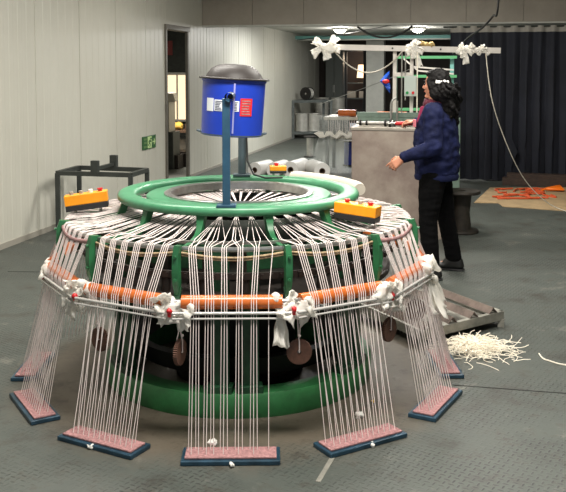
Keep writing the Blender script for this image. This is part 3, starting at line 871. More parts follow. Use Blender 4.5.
# ================================================================== BEHIND THE MACHINE
def roll(px, py, dx, dy, L, r, lab):
    c = fl(px, py); d = V(dx, dy, 0).normalized()
    mx = Matrix.Translation((c.x, c.y, r)) @ d.to_track_quat('Z', 'Y').to_matrix().to_4x4()
    t = thing('film_roll', (c.x, c.y, 0), lab, 'roll', 'white rolls on the floor behind the machine')
    mb = MB(); mb.lathe([(r * .36, -L / 2), (r * .97, -L / 2), (r, -L / 2 + .01), (r, L / 2 - .01), (r * .97, L / 2), (r * .36, L / 2)], (0, 0, 0), 40, mtx=mx, closed=True)
    mb.build('roll', 'white', t, 40)
    mb = MB(); mb.lathe([(r * .28, -L / 2 - .008), (r * .36, -L / 2 - .008), (r * .36, L / 2 + .008), (r * .28, L / 2 + .008)], (0, 0, 0), 24, mtx=mx, closed=True); mb.build('core', 'carton', t, 40)
roll(262, 176, .45, .9, .46, .115, 'white roll on the floor, leftmost of the row behind the machine')
roll(279, 176, .36, .94, .46, .115, 'white roll on the floor, second from the left, right behind the small amber box')
roll(297, 176, .36, .95, .56, .125, 'white roll on the floor, second from the right of the row behind the machine')
roll(317, 177.5, -.25, .97, .52, .125, 'white roll on the floor, rightmost of the row, leaning the other way')

# reel helper
def reel(c, r, h, m_body, m_fl, lab, core=.62, group=None, axis=None, fl_t=.02, name='wire_reel'):
    t = thing(name, c, lab, 'reel', group)
    mx = Matrix.Translation(Vector(c)) if axis is None else Matrix.Translation(Vector(c) + V(0, 0, r)) @ Vector(axis).to_track_quat('Z', 'Y').to_matrix().to_4x4() @ Matrix.Translation((0, 0, -h / 2))
    MB().lathe([(0, fl_t), (r * core, fl_t), (r * core, h - fl_t), (0, h - fl_t)], (0, 0, 0), 32, mtx=mx).build('barrel', m_body, t, 40)
    for z0, z1 in ((0, fl_t), (h - fl_t, h)):
        MB().lathe([(r * .18, z0), (r * .97, z0), (r, z0 + fl_t * .3), (r, z1 - fl_t * .3), (r * .97, z1), (r * .18, z1)], (0, 0, 0), 32, mtx=mx, closed=True).build('flange', m_fl, t, 40)
    return t
q = fl(310, 157)
reel((q.x, q.y, 0), .115, .385, 'reel', 'reeldark', 'slim silver reel standing alone on the floor left of the draped bench', .55)
q = fl(350, 165.5)
reel((q.x, q.y, 0), .125, .42, 'bluereel', 'reeldark', 'dark blue reel standing under the draped bench', .8)

# reel rack against the far left wall
ra = fl(293, 138.5); rb = fl(331, 137.5)
rk = thing('reel_rack', (ra + rb) / 2, 'low grey steel rack holding wire reels by the far end of the white wall', 'rack')
du = (rb - ra).normalized(); dv = V(-du.y, du.x, 0)
W0 = (rb - ra).length; D0 = .5
corners = [ra, rb, rb + dv * D0, ra + dv * D0]
for p in corners: sq(V(p.x, p.y, 0), V(p.x, p.y, .88 if p in (ra, corners[3]) else .9), .06).build('post', 'rack', rk)
for z in (.12, .86):
    for i in range(4): sq(corners[i] + V(0, 0, z), corners[(i + 1) % 4] + V(0, 0, z), .05).build('rail', 'rack', rk)
    cc = (corners[0] + corners[2]) / 2; MB().box((cc.x, cc.y, z + .028), (W0, D0, .012), math.atan2(du.y, du.x)).build('shelf', 'rack', rk)
G1 = 'silver wire reels of the far rack'
for i, (s, d) in enumerate(((.30, .2), (.62, .2))):
    p = ra + du * W0 * s + dv * d
    reel((p.x, p.y, .154), .15, .42, 'reel', 'reel', ('silver reel on the bottom shelf of the grey rack, %s' % ('left one', 'right one')[i]), .93, G1)
p = ra + du * W0 * .45 + dv * .2
reel((p.x, p.y, .894), .15, .2, 'reel', 'reeldark', 'wire reel lying on its rim with dark flange, on top of the grey rack', .9, G1, axis=(-.5, -.85, 0))
ups = [(322, 118, 0), (337, 118, 0), (322, 118, .34), (336, 118, .34)]
nm = ['left one of the lower pair', 'right one of the lower pair', 'left one of the upper pair', 'right one of the upper pair']
tbl = fl(330, 132)
tk = thing('reel_table', tbl, 'low steel table behind the rack with stacked silver reels', 'table')
MB().box((tbl.x, tbl.y, .31), (1.0, .5, .04), RZ).build('table_top', 'rack', tk)
for sx in (-.45, .45):
    for sy in (-.2, .2):
        qq = V(tbl.x, tbl.y, 0) + NA * sx + UA * sy; MB().box((qq.x, qq.y, .145), (.05, .05, .29), RZ).build('leg', 'rack', tk)
for i in range(4):
    qq = V(tbl.x, tbl.y, 0) + NA * (-.21 if i % 2 == 0 else .21)
    reel((qq.x, qq.y, .33 + (.28 if i > 1 else 0)), .185, .28, 'reel', 'reel', 'silver reel stacked on the table behind the rack, ' + nm[i], .93, 'stacked silver reels behind the rack')

# bench draped with clear film
b0 = fl(338, 160)
bt = V(1.02, 13.75, 0); BZ = .845
bn = thing('draped_bench', bt, 'work bench with pale top under clear plastic film, left of the steel tank', 'bench')
MB().box((bt.x, bt.y, BZ), (.62, .8, .05), RZ, bevel=.008).build('bench_top', 'cream', bn)
for sx in (-.26, .26):
    for sy in (-.34, .34):
        q = bt + NA * sx + UA * sy; MB().box((q.x, q.y, BZ / 2 - .012), (.05, .05, BZ - .025), RZ).build('leg', 'rack', bn)
for i in range(14):
    x = -.24 + .48 * i / 13; q = bt + NA * x - UA * .36
    MB().tube([(q.x, q.y, BZ - .02), (q.x + random.uniform(-.02, .02), q.y - .02, .56)], .006, 5).build('thread', 'yarn', bn)
MB().box(bt + V(0, -.36, .55), (.56, .03, .05), RZ).build('front_rail', 'cream', bn)
mb = MB()
def drape(u, v):
    # u around the front and the left side, v down
    x = -.36 + .46 * min(1, max(0, (u - .4) / .6)); s = 0 if u > .4 else (0.4 - u) / .4
    flare = .10 * v + .02 * math.sin(u * 40) * v + .03 * noise.noise(V(u * 9, v * 4, 2))
    if u > .4: p = bt + NA * (x - flare * max(0, .3 - (u - .4)) * 2) - UA * (.43 + flare)
    else: p = bt + NA * (-.36 - flare) + UA * (-.43 - flare * (1 - s) + s * .8)
    return V(p.x, p.y, BZ + .05 - v * (BZ + .03))
mb.grid(drape, 40, 16)
fo = mb.build('plastic_sheet', 'film', None, 60, label='clear plastic sheet hanging down the front of the draped bench', cat='plastic sheet', recalc=False)
mb = MB(); pts = [bt + NA * (-.42 + .60 * i / 12) - UA * (.545 + .02 * math.sin(i)) + V(0, 0, .60 + .03 * math.sin(i * 1.7)) for i in range(13)]
mb.tube(pts, [.02 + .015 * (i % 3) for i in range(13)], 8); mb.crumple(.03, 14, 2)
mb.build('film_band', 'plastic', None, 60, label='crumpled white film band tied across the clear plastic sheet', cat='plastic wrap')
p = bt + V(.02, -.1, BZ + .025)
p = p - UA * .15; mb = MB(); d = V(1, -.25, 0).normalized(); mb.tube([p - d * .14 + V(0, 0, .055), p + d * .14 + V(0, 0, .055)], .055, 20)
t = thing('orange_roller', p, 'loose orange roller lying on the draped bench', 'roller'); mb.build('tube', 'orange', t, 40)
mb = MB(); mb.tube([p - d * .17 + V(0, 0, .055), p + d * .17 + V(0, 0, .055)], .02, 12); mb.build('core', 'black', t, 40)

# ------------------------------------------------------------------ steel tank machine
TY = 8.2
tl = V(.657, 8.24, 0); TW = .92; TD = .85; TZ = 1.055
tc = tl + NA * TW / 2 + UA * TD / 2
tm = thing('wire_machine', tc, 'boxy stained steel tank machine with posts, behind the standing person', 'machine')
MB().box((tc.x, tc.y, (TZ - .03) / 2), (TW, TD, TZ - .03), RZ, bevel=.006).build('tank', 'tank', tm)
MB().box((tc.x, tc.y, TZ - .015), (TW + .02, TD + .02, .03), RZ, bevel=.004).build('top_edge', 'tankedge', tm)
def tp(o, a, z): q = tl + NA * o + UA * a; return V(q.x, q.y, z)
mb = MB(); mb.tube([tp(.03, .12, TZ + .035), tp(.55, .12, TZ + .035)], .017, 14); mb.build('shaft', 'steel', tm, 40)
for o, r in ((.06, .03), (.12, .026), (.30, .034), (.345, .04), (.38, .03)):
    mb = MB(); mb.tube([tp(o, .12, TZ + .036), tp(o + .02, .12, TZ + .036)], r, 18); mb.build('collar', 'iron', tm, 40)
mb = MB()
mb.box(tp(.38, .5, TZ + .06), (.72, .40, .06), RZ, bevel=.006); mb.box(tp(.38, .31, TZ + .105), (.74, .03, .05), RZ, bevel=.004)
mb.build('bed', 'bed', tm)
mb = MB(); mb.box(tp(.33, .6, TZ + .105), (.3, .12, .03), RZ); mb.build('bed_plate', 'orange', tm)
# posts and arm
pa, pb = at(394.5, 100, 8.62), at(411.5, 100, 8.62)
for q in (pa, pb): MB().box((q.x, q.y, (TZ + 1.79) / 2), (.035, .035, 1.79 - TZ), RZ, bevel=.003).build('post', 'postwhite', tm)
mb = MB(); a, b = at(394, 74.5, 8.6), at(413, 74.5, 8.6); mb.tube([a, b], 1, rect=(.04, .04)); mb.build('cross_bar', 'postwhite', tm)
mb = MB(); q = at(402, 60, 8.55); mb.tube([(q.x, q.y, 1.78), (q.x, q.y, TZ)], .007, 8); q = at(405.5, 60, 8.55); mb.tube([(q.x, q.y, 1.78), (q.x, q.y, 1.3)], .006, 8); mb.build('rod', 'steel', tm, 40)
mb = MB(); q = at(391, 123, 8.42); mb.tube([(q.x, q.y, TZ), (q.x, q.y, 1.27), (q.x + .015, q.y, 1.31), (q.x + .05, q.y, 1.33)], .012, 10); q2 = at(395, 120, 8.42); mb.tube([(q2.x + .02, q2.y, TZ), (q2.x + .02, q2.y, 1.3)], .01, 8); mb.build('bent_pipe', 'steel', tm, 40)
q = at(410.5, 86, 8.5)
mb = MB(); mb.box((q.x, q.y, q.z), (.118, .07, .20), RZ, bevel=.006); pbx = mb.build('switch_box', 'panelbox', tm)
for dx, m in ((-.028, mat('green_button', (30, 140, 70), .4)), (.028, M['red'])):
    c_ = V(q.x, q.y, q.z - .065) + NA * dx - UA * .035
    MB().tube([c_, c_ - UA * .016], .014, 14).build('button', m, pbx, 40)
# long white bar on the posts
ba, bb = at(318, 46.8, 8.58), at(500, 50.6, 8.58)
arm = thing('white_bar', (ba + bb) / 2, 'long white square bar level above the tank machine, white film tied on it', 'bar')
mb = MB(); mb.tube([ba, bb], 1, rect=(.06, .055)); mb.build('bar', 'postwhite', arm)
mb = MB()
for px in (392, 414, 440, 470): 
    c_ = ba.lerp(bb, (px - 318) / 182.0) - V(0, .034, 0); mb.cyl(c_, c_ - V(0, .006, 0), .009, 8)
mb.build('bolt', 'iron', arm)
def knot(px, lab, seed, s=1.0, tails=()):
    c = ba.lerp(bb, (px - 318) / 182.0)
    t = thing('film_knot', c - V(0, 0, .06), lab, 'plastic wrap')
    mb = MB()
    for i in range(6): mb.sphere(c + V((i - 2.5) * .03 * s, -.02, random.uniform(-.02, .03)), random.uniform(.04, .06) * s, 2)
    mb.remesh(.011, 3).crumple(.042 * s, 14, seed, 3).soften(6); mb.build('film', 'plastic', t, 50)
    mb = MB()
    for i in range(5):
        a = seed + i * 1.3; sheet(mb, c + V(random.uniform(-.05, .05) * s, -.03, 0), V(math.cos(a), -.3, math.sin(a) * .9), V(-math.sin(a), 0, math.cos(a)), .13 * s, .08 * s, seed + i, .03)
    for dx, L, w in tails: sheet(mb, c + V(dx, -.03, 0), (.1, -.05, -1), (1, 0, 0), L, w, seed + 9, .02)
    mb.build('loose_ends', 'thinfilm', t, 180)
knot(327, 'big white film knot at the left end of the white bar', 1.1, 1.0)
knot(413.5, 'white film knot on the white bar above the switch box', 2.2, .75, [(.03, .17, .06)])
knot(464, 'white film knot on the white bar in front of the black curtain', 3.3, .62, [(0, .14, .06)])
knot(482, 'small white film knot where the long thin cord leaves the white bar', 4.1, .45)
mb = MB(); c = ba.lerp(bb, (425 - 318) / 182.0) + V(0, 0, .05)
for i in range(5): mb.sphere(c + V((i - 2) * .035, 0, -.004 * abs(i - 1)), .032, 2, (1.2, 1, .7))
mb.remesh(.009, 2).crumple(.03, 20, 5); mb.build('rag', 'ragy', None, 60, label='mustard rag lying on the white bar above the person', cat='rag')
# cords
def cat_pts(a, b, sag, n=20, axis=V(0, 0, -1)): 
    a, b = Vector(a), Vector(b); return [a.lerp(b, i / n) + axis * sag * 4 * (i / n) * (1 - i / n) for i in range(n + 1)]
c0 = ba.lerp(bb, .085) + V(0, -.04, -.03); c1 = ba.lerp(bb, .46) + V(0, -.04, -.03)
MB().tube(cat_pts(c0, c1, .215), .008, 6).build('hose', 'cream', None, 60, label='cream hose drooping in a loop below the left of the white bar', cat='hose')
c0 = ba.lerp(bb, (485 - 318) / 182.0) + V(0, -.03, -.02)
# the long cord swings down to the floor mat
e = fl(572, 214); pts = []
ctrl = [c0, at(492, 100, 8.7), at(507, 145, 8.9), at(525, 180, 9.2), at(548, 203, 9.45), V(e.x, e.y, .006)]
def smooth_pts(P, n=8):
    out = []
    for i in range(len(P) - 1):
        p0 = P[max(i - 1, 0)]; p1 = P[i]; p2 = P[i + 1]; p3 = P[min(i + 2, len(P) - 1)]
        for j in range(n):
            t = j / n
            out.append(.5 * ((2 * p1) + (p2 - p0) * t + (2 * p0 - 5 * p1 + 4 * p2 - p3) * t * t + (3 * p1 - p0 - 3 * p2 + p3) * t ** 3))
    out.append(P[-1]); return out
MB().tube(smooth_pts(ctrl), .0048, 6).build('cord', 'scrap', None, 60, label='long thin white cord swinging from the white bar to the floor at right', cat='cord')
c0 = at(417.5, 52, 8.5); MB().tube([c0, V(c0.x, c0.y, TZ + .002)], .006, 6).build('cord', 'scrap', None, 60, label='white cord hanging straight down beside the switch box', cat='cord')
# thin wire from the far reels to the blue film
w0 = at(318, 105, 13.6); w1 = at(386, 80, 9.1)
MB().tube([w0, w1, at(412, 68, 8.75)], .0035, 5).build('wire', 'steel', None, 60, label='thin taut wire running from the bench up past the blue film', cat='wire')
t = thing('blue_film', at(383, 92, 9.1), 'blue plastic film with a red clip hanging on the taut wire', 'plastic film')
mb = MB(); P0 = at(389, 71, 9.1); P1 = at(380, 81, 9.1); P2 = at(390, 93, 9.1); P3 = at(390, 82, 8.95)
def bf(u, v):
    edge = P0.lerp(P2, u); fold = V(0, .04 * math.sin(u * 9 + v * 4), 0)
    return P1.lerp(edge, v) + fold * v
mb.grid(bf, 10, 8); mb.thick(.004); mb.build('film', 'bluefilm', t, 60)
mb = MB(); mb.sphere(at(386, 81.5, 9.0), .03, 2, (1.3, .5, .8)); mb.build('clip', 'red', t, 50)
q = tp(.52, .72, TZ)
mb = MB(); c_ = at(386, 97, 8.95); mb.box((c_.x + .02, c_.y, TZ + .16), (.11, .1, .13), RZ, bevel=.004); 
mb.build('carton_box', 'carton', tm, label='brown carton') if False else mb.bm.free()

# ------------------------------------------------------------------ green frame machine behind the person
g0 = fl(421, 150); gx = V(1.85, 11.0, 0)
gm = thing('green_frame', gx, 'light green steel frame with pale bars, behind the head of the person', 'frame')
for dx in (-.42, .3): MB().box((gx.x + dx, gx.y, .89), (.05, .05, 1.78), RZ, bevel=.004).build('post', 'bed' if dx < 0 else 'teal', gm)
for z in (1.76, 1.52, 1.1): 
    MB().tube([(gx.x - .42, gx.y + .0, z), (gx.x + .34, gx.y - .1, z)], 1, rect=(.035, .035)).build('cross_bar', mat('bright_green_bar', (86, 160, 108), .5), gm)
for dz, dx in ((0, 0), (-.05, .06)): MB().tube([(gx.x - .32 + dx, gx.y - .04, 1.74 + dz), (gx.x - .20 + dx, gx.y - .06, 1.64 + dz), (gx.x + .3, gx.y - .1, 1.6 + dz)], 1, rect=(.03, .02)).build('pale_bar', 'postwhite', gm)
mb = MB(); mb.box((gx.x, gx.y - .05, .55), (.8, .06, .9), RZ, bevel=.01); mb.build('panel', 'bed', gm)

# ================================================================== RIGHT SIDE
# curtain
mb = MB(); CA = PA - .17; CO0, CO1 = 3.78, 7.6
def cur(u, v):
    o = CO0 + (CO1 - CO0) * u; z = 2.225 * (1 - v) + .025 * v
    k = (o - CO0) * 2 * PI / .185
    wv = .055 * math.sin(k + 1.2 * noise.noise(V(o * 2.2, v * 1.2, 0))) * (.45 + .55 * v) + .04 * noise.noise(V(o * 3, v * 2, 4)) * v
    p = RM(o + .02 * math.sin(2 * k) * v, CA + wv, z); return p
g = MB(); g.grid(lambda u, v: cur(u, .04 + .96 * v), 360, 14); g.thick(.006)
ct = thing('curtain', RM((CO0 + CO1) / 2, CA, .06), 'tall black pleated curtain hanging below the cross beam', 'curtain')
g.build('drape', 'curtain', ct, 60)
g = MB(); g.grid(lambda u, v: cur(u, .04 * v), 360, 2); g.thick(.006); g.build('header_tape', 'header', ct, 60)
mb = MB(); mb.tube([RM(CO0 - .1, CA, 2.215), RM(CO1, CA, 2.215)], .012, 10); mb.build('curtain_rod', 'darkframe', ct, 40)
# black cables in the upper part
MB().tube(smooth_pts([V(at(500, 6, 9.4).x, 9.3, HC), at(498, 6, 9.5), at(493, 16, 9.7), at(482, 28, 10), at(468, 38, 10.5), V(2.15, 10.93, 1.80)]), .012, 8).build('cable', 'cable', None, 60, label='thick black cable sloping down in front of the curtain top', cat='cable')
za = RM(0, 0)
pA, pB = RM(2.40, PA + .1, 2.252), RM(3.224, PA + .1, 2.252)
MB().tube(cat_pts(pA, pB, .17), .014, 8).build('cable', 'cable', None, 60, label='black cable sagging in a shallow loop under the cross beam', cat='cable')
pA, pB = at(297, 40, 20.3), at(405, 27, 15.5); pB.z = 2.449
MB().tube(cat_pts(pA, pB, .03), .009, 6).build('cable', 'cable', None, 60, label='thin cable running slantwise up to the right in front of the teal girder', cat='cable')
for px, py in ((340, 28.2), (418, 27.6)):
    r = ray(px, py); tt = (2.455 - CAM_H) / r.z; p = V(0, 0, CAM_H) + r * tt
    lab = 'small round glowing ceiling lamp, ' + ('left one, above the left end of the white bar' if px < 380 else 'right one, above the person')
    t = thing('ceiling_light', (p.x, p.y, 2.42), lab, 'light')
    MB().lathe([(.13, 0), (.16, 0), (.165, .04), (.13, .04)], (p.x, p.y, 2.42), 32, closed=True).build('housing', 'lightgrey', t, 40)
    MB().lathe([(0, -.07), (.06, -.062), (.105, -.035), (.13, .004), (.13, .03), (0, .03)], (p.x, p.y, 2.42), 32).build('diffuser', emit('lamp_glow', (255, 250, 235), 9), t, 40)
    ld = bpy.data.lights.new('ceiling_lamp', 'POINT'); ld.energy = 30; ld.shadow_soft_size = .12; ld.color = (1, .96, .9)
    lo = bpy.data.objects.new('ceiling_lamp', ld); lo.location = (p.x, p.y, 2.25); COL.objects.link(lo)

# cardboard mat, cords, planks
m0, m1, m2, m3 = fl(474, 203), fl(575, 212), fl(575, 188), fl(490, 188)
mb = MB(); vs = [mb.bm.verts.new(V(p.x, p.y, .001)) for p in (m0, fl(498, 203.5), fl(503, 207), m1, m2, m3)]
f_ = mb.bm.faces.new(vs); r_ = bmesh.ops.extrude_face_region(mb.bm, geom=[f_])
for v in [g for g in r_['geom'] if isinstance(g, bmesh.types.BMVert)]: v.co.z += .008
mb.build('cardboard_sheet', 'cardboard', None, label='flat brown cardboard sheet on the floor below the curtain', cat='cardboard')
mb = MB(); rnd = random.Random(3)
for i in range(9):
    P = []; x, y = rnd.uniform(492, 540), rnd.uniform(191, 199)
    for j in range(7):
        q = fl(min(max(x, 484), 556), min(max(y, 190), 200)); P.append(V(q.x, q.y, .016 + .012 * rnd.random())); x += rnd.uniform(-8, 14); y += rnd.uniform(-3, 3)
    mb.tube(smooth_pts(P, 5), .011, 6)
mb.build('cord_tangle', 'cord', None, 60, label='tangle of orange red cord lying on the cardboard sheet', cat='cord', kind='stuff')
q = fl(553, 192)
mb = MB(); mb.hull([((q.x - .08, q.y, .04), .025), ((q.x + .1, q.y + .05, .05), .03), ((q.x + .12, q.y - .06, .035), .02)]); mb.tube([(q.x - .08, q.y, .05), (q.x - .17, q.y - .03, .02)], .012, 8)
mb.crumple(.015, 20, 2); mb.build('float_piece', mat('bright_orange', (250, 120, 20), .5), None, 50, label='bright orange plastic piece at the right end of the cardboard sheet', cat='plastic piece')
pA = fl(503, 184.5); pB = fl(590, 188)
d = (pB - pA); L_ = d.length; an = math.atan2(d.y, d.x)
for i, (z, off, ll, lb) in enumerate(((.05, 0, 1.0, 'dark wooden plank at the bottom of the low stack under the curtain'), (.125, .02, .94, 'dark wooden plank on top of the low stack under the curtain'))):
    c_ = (pA + pB) / 2 + V(.03 * i, off + .02, z); mb = MB(); mb.box(c_, (L_ * ll, .16, .075 if i else .1), an, bevel=.006); mb.build('plank', 'plank', None, label=lb, cat='plank')
q = fl(492, 180)
mb = MB(); mb.box((q.x, q.y, .03), (.22, .12, .06), RZ, bevel=.01); mb.crumple(.006, 12, 1); mb.build('foam_block', 'foam', None, label='small white foam block below the left part of the curtain', cat='foam block')

# spool behind the person
q = fl(461, 232)
sp_ = thing('cable_spool', (q.x, q.y, 0), 'empty dark cable spool standing on end behind the person', 'spool')
MB().lathe([(0, 0), (.165, 0), (.17, .01), (.165, .03), (.10, .035), (0, .035)], (q.x, q.y, 0), 40).build('lower_flange', 'spool', sp_, 40)
MB().lathe([(.06, .035), (.10, .035), (.082, .2), (.10, .385), (.06, .385)], (q.x, q.y, 0), 32, closed=True).build('barrel', 'spool', sp_, 50)
MB().lathe([(.04, .385), (.18, .385), (.186, .398), (.18, .415), (.04, .415)], (q.x, q.y, 0), 40, closed=True).build('upper_flange', 'spool', sp_, 40)
# foam by the tank
q = fl(413, 236); 
mb = MB(); mb.box((q.x - .02, q.y, .055), (.2, .12, .11), RZ, bevel=.012); mb.crumple(.006, 14, 4); mb.build('foam_block', 'foam', None, label='white foam block at the foot of the steel tank', cat='foam block')

# low steel trestle with angle irons
PZ = .10
A_, B_ = V(.80, 4.90, 0), V(1.36, 5.30, 0)
back = V(-.30, .60, 0)
A2, B2 = A_ + back, B_ + back
pl = thing('steel_trestle', (A_ + B2) / 2, 'low grey steel frame with ridged angle irons, right of the machine', 'trestle')
mb = MB()
def rail(p, q, w=.03, h=.055): 
    m_ = MB(); p, q = Vector(p), Vector(q); d = q - p; m_.box((p + q) / 2 + V(0, 0, PZ - h / 2), (d.length + w, w, h), math.atan2(d.y, d.x), bevel=.003); return m_
for p, q in ((A_, B_), (B_, B2), (B2, A2), (A2, A_)): rail(p, q).build('rail', 'palletm', pl)
for p in (A_, B_, A2, B2): MB().box(V(p.x, p.y, (PZ - .05) / 2), (.04, .04, PZ - .05), RZ).build('foot', 'palletm', pl)
dd = (B_ - A_)
MB().box((A_ + B2) / 2 + V(0, 0, PZ - .06), (dd.length * .98, back.length * .98, .006), math.atan2(dd.y, dd.x)).build('tray', 'palletm', pl)
for i, s in enumerate((.06, .36, .63, .88)):
    p0 = A_.lerp(B_, s) + V(0, 0, PZ + .002) - back * .02; p1 = A2.lerp(B2, s) + V(0, 0, PZ + .002) + back * .03
    side = (p1 - p0).cross(V(0, 0, 1)).normalized()
    m_ = MB(); w, h = .034, .036
    for p in (p0, p1): pass
    a = [m_.bm.verts.new(p0 + side * x + V(0, 0, z)) for x, z in ((-w, 0), (0, h), (w, 0), (w - .006, 0), (0, h - .007), (-w + .006, 0))]
    b = [m_.bm.verts.new(p1 + side * x + V(0, 0, z)) for x, z in ((-w, 0), (0, h), (w, 0), (w - .006, 0), (0, h - .007), (-w + .006, 0))]
    for j in range(6): m_.bm.faces.new((a[j], a[(j + 1) % 6], b[(j + 1) % 6], b[j]))
    m_.bm.faces.new(a[::-1]); m_.bm.faces.new(b)
    m_.build('angle_iron', 'angle', pl)

# heap of yarn scraps
mb = MB(); rnd = random.Random(11); hc = fl(475, 350)
for i in range(430):
    r = abs(rnd.gauss(0, .5)); r = min(r, 1.25); a = rnd.uniform(0, 2 * PI)
    hgt = .055 * max(0, 1 - r) * rnd.random() + .005
    p = hc + V(.215 * r * math.cos(a), .20 * r * math.sin(a), 0); p.z = hgt
    yaw = rnd.gauss(0, .8) + (PI if rnd.random() < .5 else 0); P = [p.copy()]; st = rnd.uniform(.016, .028); cv = rnd.gauss(0, .38)
    for j in range(6):
        yaw += cv + rnd.gauss(0, .2); p = p + V(math.cos(yaw), math.sin(yaw), 0) * st; p.z = max(.004, p.z + rnd.gauss(0, .006)); P.append(p.copy())
    mb.tube(P, .0021, 4)
mb.build('yarn_scraps', 'scrap', None, 60, label='heap of tangled white yarn scraps on the floor at right', cat='yarn scraps', kind='stuff')
P = [fl(x, y, .004) for x, y in ((539, 353.5), (543, 358.5), (550, 361), (560, 364), (572, 366))]
MB().tube(smooth_pts(P, 4), .004, 6).build('yarn_piece', 'scrap', None, 60, label='single loose white yarn end on the floor right of the heap', cat='yarn')

# crumbs on the floor
def crumb(px, py, s, m, lab, seed, z=0.0):
    q = fl(px, py, z); mb = MB()
    for i in range(3): mb.sphere(q + V(random.uniform(-s, s) * .6, random.uniform(-s, s) * .4, s * .45 + z * 0), s * random.uniform(.45, .7), 2)
    mb.remesh(s * .14, 1).crumple(s * .5, .9 / s, seed)
    lo = min(v.co.z for v in mb.bm.verts)
    for v in mb.bm.verts: v.co.z += z + .0005 - lo
    mb.build('foam_crumb', m, None, 50, label=lab, cat='crumb')
crumb(361, 418, .026, 'foam', 'white foam crumb on the floor behind the right front plate', 1)
crumb(373, 402.5, .012, 'yellow', 'tiny yellow crumb on the floor behind the yarns of the right front bank', 2)
crumb(371, 446.5, .018, 'foam', 'pale scrap on the floor in front of the right front plate', 3)
crumb(90, 449, .014, 'foam', 'pale crumb on the floor in front of the left front plate', 4)
crumb(19, 402, .014, 'foam', 'pale crumb on the floor at the far left edge', 5)
crumb(447, 399, .017, 'foam', 'pale crumb on the floor beside the right plate', 6)
crumb(232, 467, .014, 'foam', 'pale scrap on the floor in front of the middle front plate', 7)
crumb(214, 446, .022, 'foam', 'white film scrap lying on the pink pad of the middle front plate', 8, .0285)

# ================================================================== THE PERSON
PF = V(-.95, .31, 0).normalized(); PLft = V(-PF.y, PF.x, 0)   # forward, her left
PB = V(1.24, 6.675, 0)
def W(f, l, z):
    k = min(1, max(0, (z - 1.34) / .07)); k = k * k * (3 - 2 * k); a = -R_(18) * k      # the head is turned towards the tank
    x, y = f - .055, l; f = .055 + x * math.cos(a) - y * math.sin(a); l = x * math.sin(a) + y * math.cos(a)
    return PB + PF * f + PLft * l + V(0, 0, z)
pn = thing('person', PB, 'person in navy jacket and black trousers, standing, reaching for a red handle at the tank', 'person')
def prot(v):  # local direction to world
    return PF * v[0] + PLft * v[1] + V(0, 0, v[2])
def orient(mb):  # body meshes are modelled in (forward, left, up) and then set down in the world
    for v in mb.bm.verts: v.co = W(v.co.x, v.co.y, v.co.z)
    return mb
J = dict(
    hipL=(.06, .095, .80), hipR=(.05, -.095, .80), kneL=(.085, .15, .45), kneR=(-.01, -.145, .45), ankL=(.05, .185, .085), ankR=(-.075, -.185, .085),
    pel=(.06, 0, .86), waist=(.075, 0, 1.0), chest=(.07, 0, 1.17), neck=(.055, 0, 1.335),
    shL=(.055, .175, 1.275), shR=(.065, -.175, 1.27), elL=(.035, .245, 1.015), wrL=(.245, .285, .945), elR=(.165, -.29, 1.11), wrR=(.255, -.365, 1.165))
HD = (.055, 0, 1.485)
# --- body: one continuous mesh
b = MB()
b.hull([(J['pel'], (.10, .14, .09)), (J['waist'], (.10, .125, .08))]); b.hull([(J['waist'], (.10, .125, .08)), (J['chest'], (.105, .14, .10))])
b.hull([(J['chest'], (.10, .14, .09)), ((.06, .12, 1.265), .045), ((.065, -.12, 1.265), .045)])
b.hull([((.055, 0, 1.27), .055), ((.06, 0, 1.40), .046)])
for s in 'LR':
    b.hull([(J['hip' + s], .085), (J['kne' + s], .056)]); b.hull([(J['kne' + s], .054), (J['ank' + s], .038)])
    a = Vector(J['ank' + s]); b.hull([(a, .034), (a + V(-.025, 0, -.045), .028), (a + V(.13, 0, -.058), .018)])
    b.hull([(J['sh' + s], .055), (J['el' + s], .041)]); b.hull([(J['el' + s], .040), (J['wr' + s], .027)])
# head: skull, jaw, cheeks, nose, ear, brow
h = Vector(HD)
b.hull([(h + V(-.005, 0, .025), (.094, .076, .088)), (h + V(.03, 0, -.035), (.056, .058, .05)), (h + V(.055, 0, -.088), (.025, .028, .022))])
b.hull([(h + V(.088, 0, .012), .009), (h + V(.108, 0, -.022), .011), (h + V(.09, 0, -.028), .012)])
for s in (-1, 1):
    b.hull([(h + V(-.002, .076 * s, .012), (.016, .008, .018)), (h + V(.002, .074 * s, -.02), (.010, .008, .012))])
    b.sphere(h + V(.06, .034 * s, -.018), .024, 2)
b.hull([(h + V(.084, .012, -.052), .010), (h + V(.084, -.012, -.052), .010)])
b.sphere(h + V(.078, 0, -.088), .018, 2)
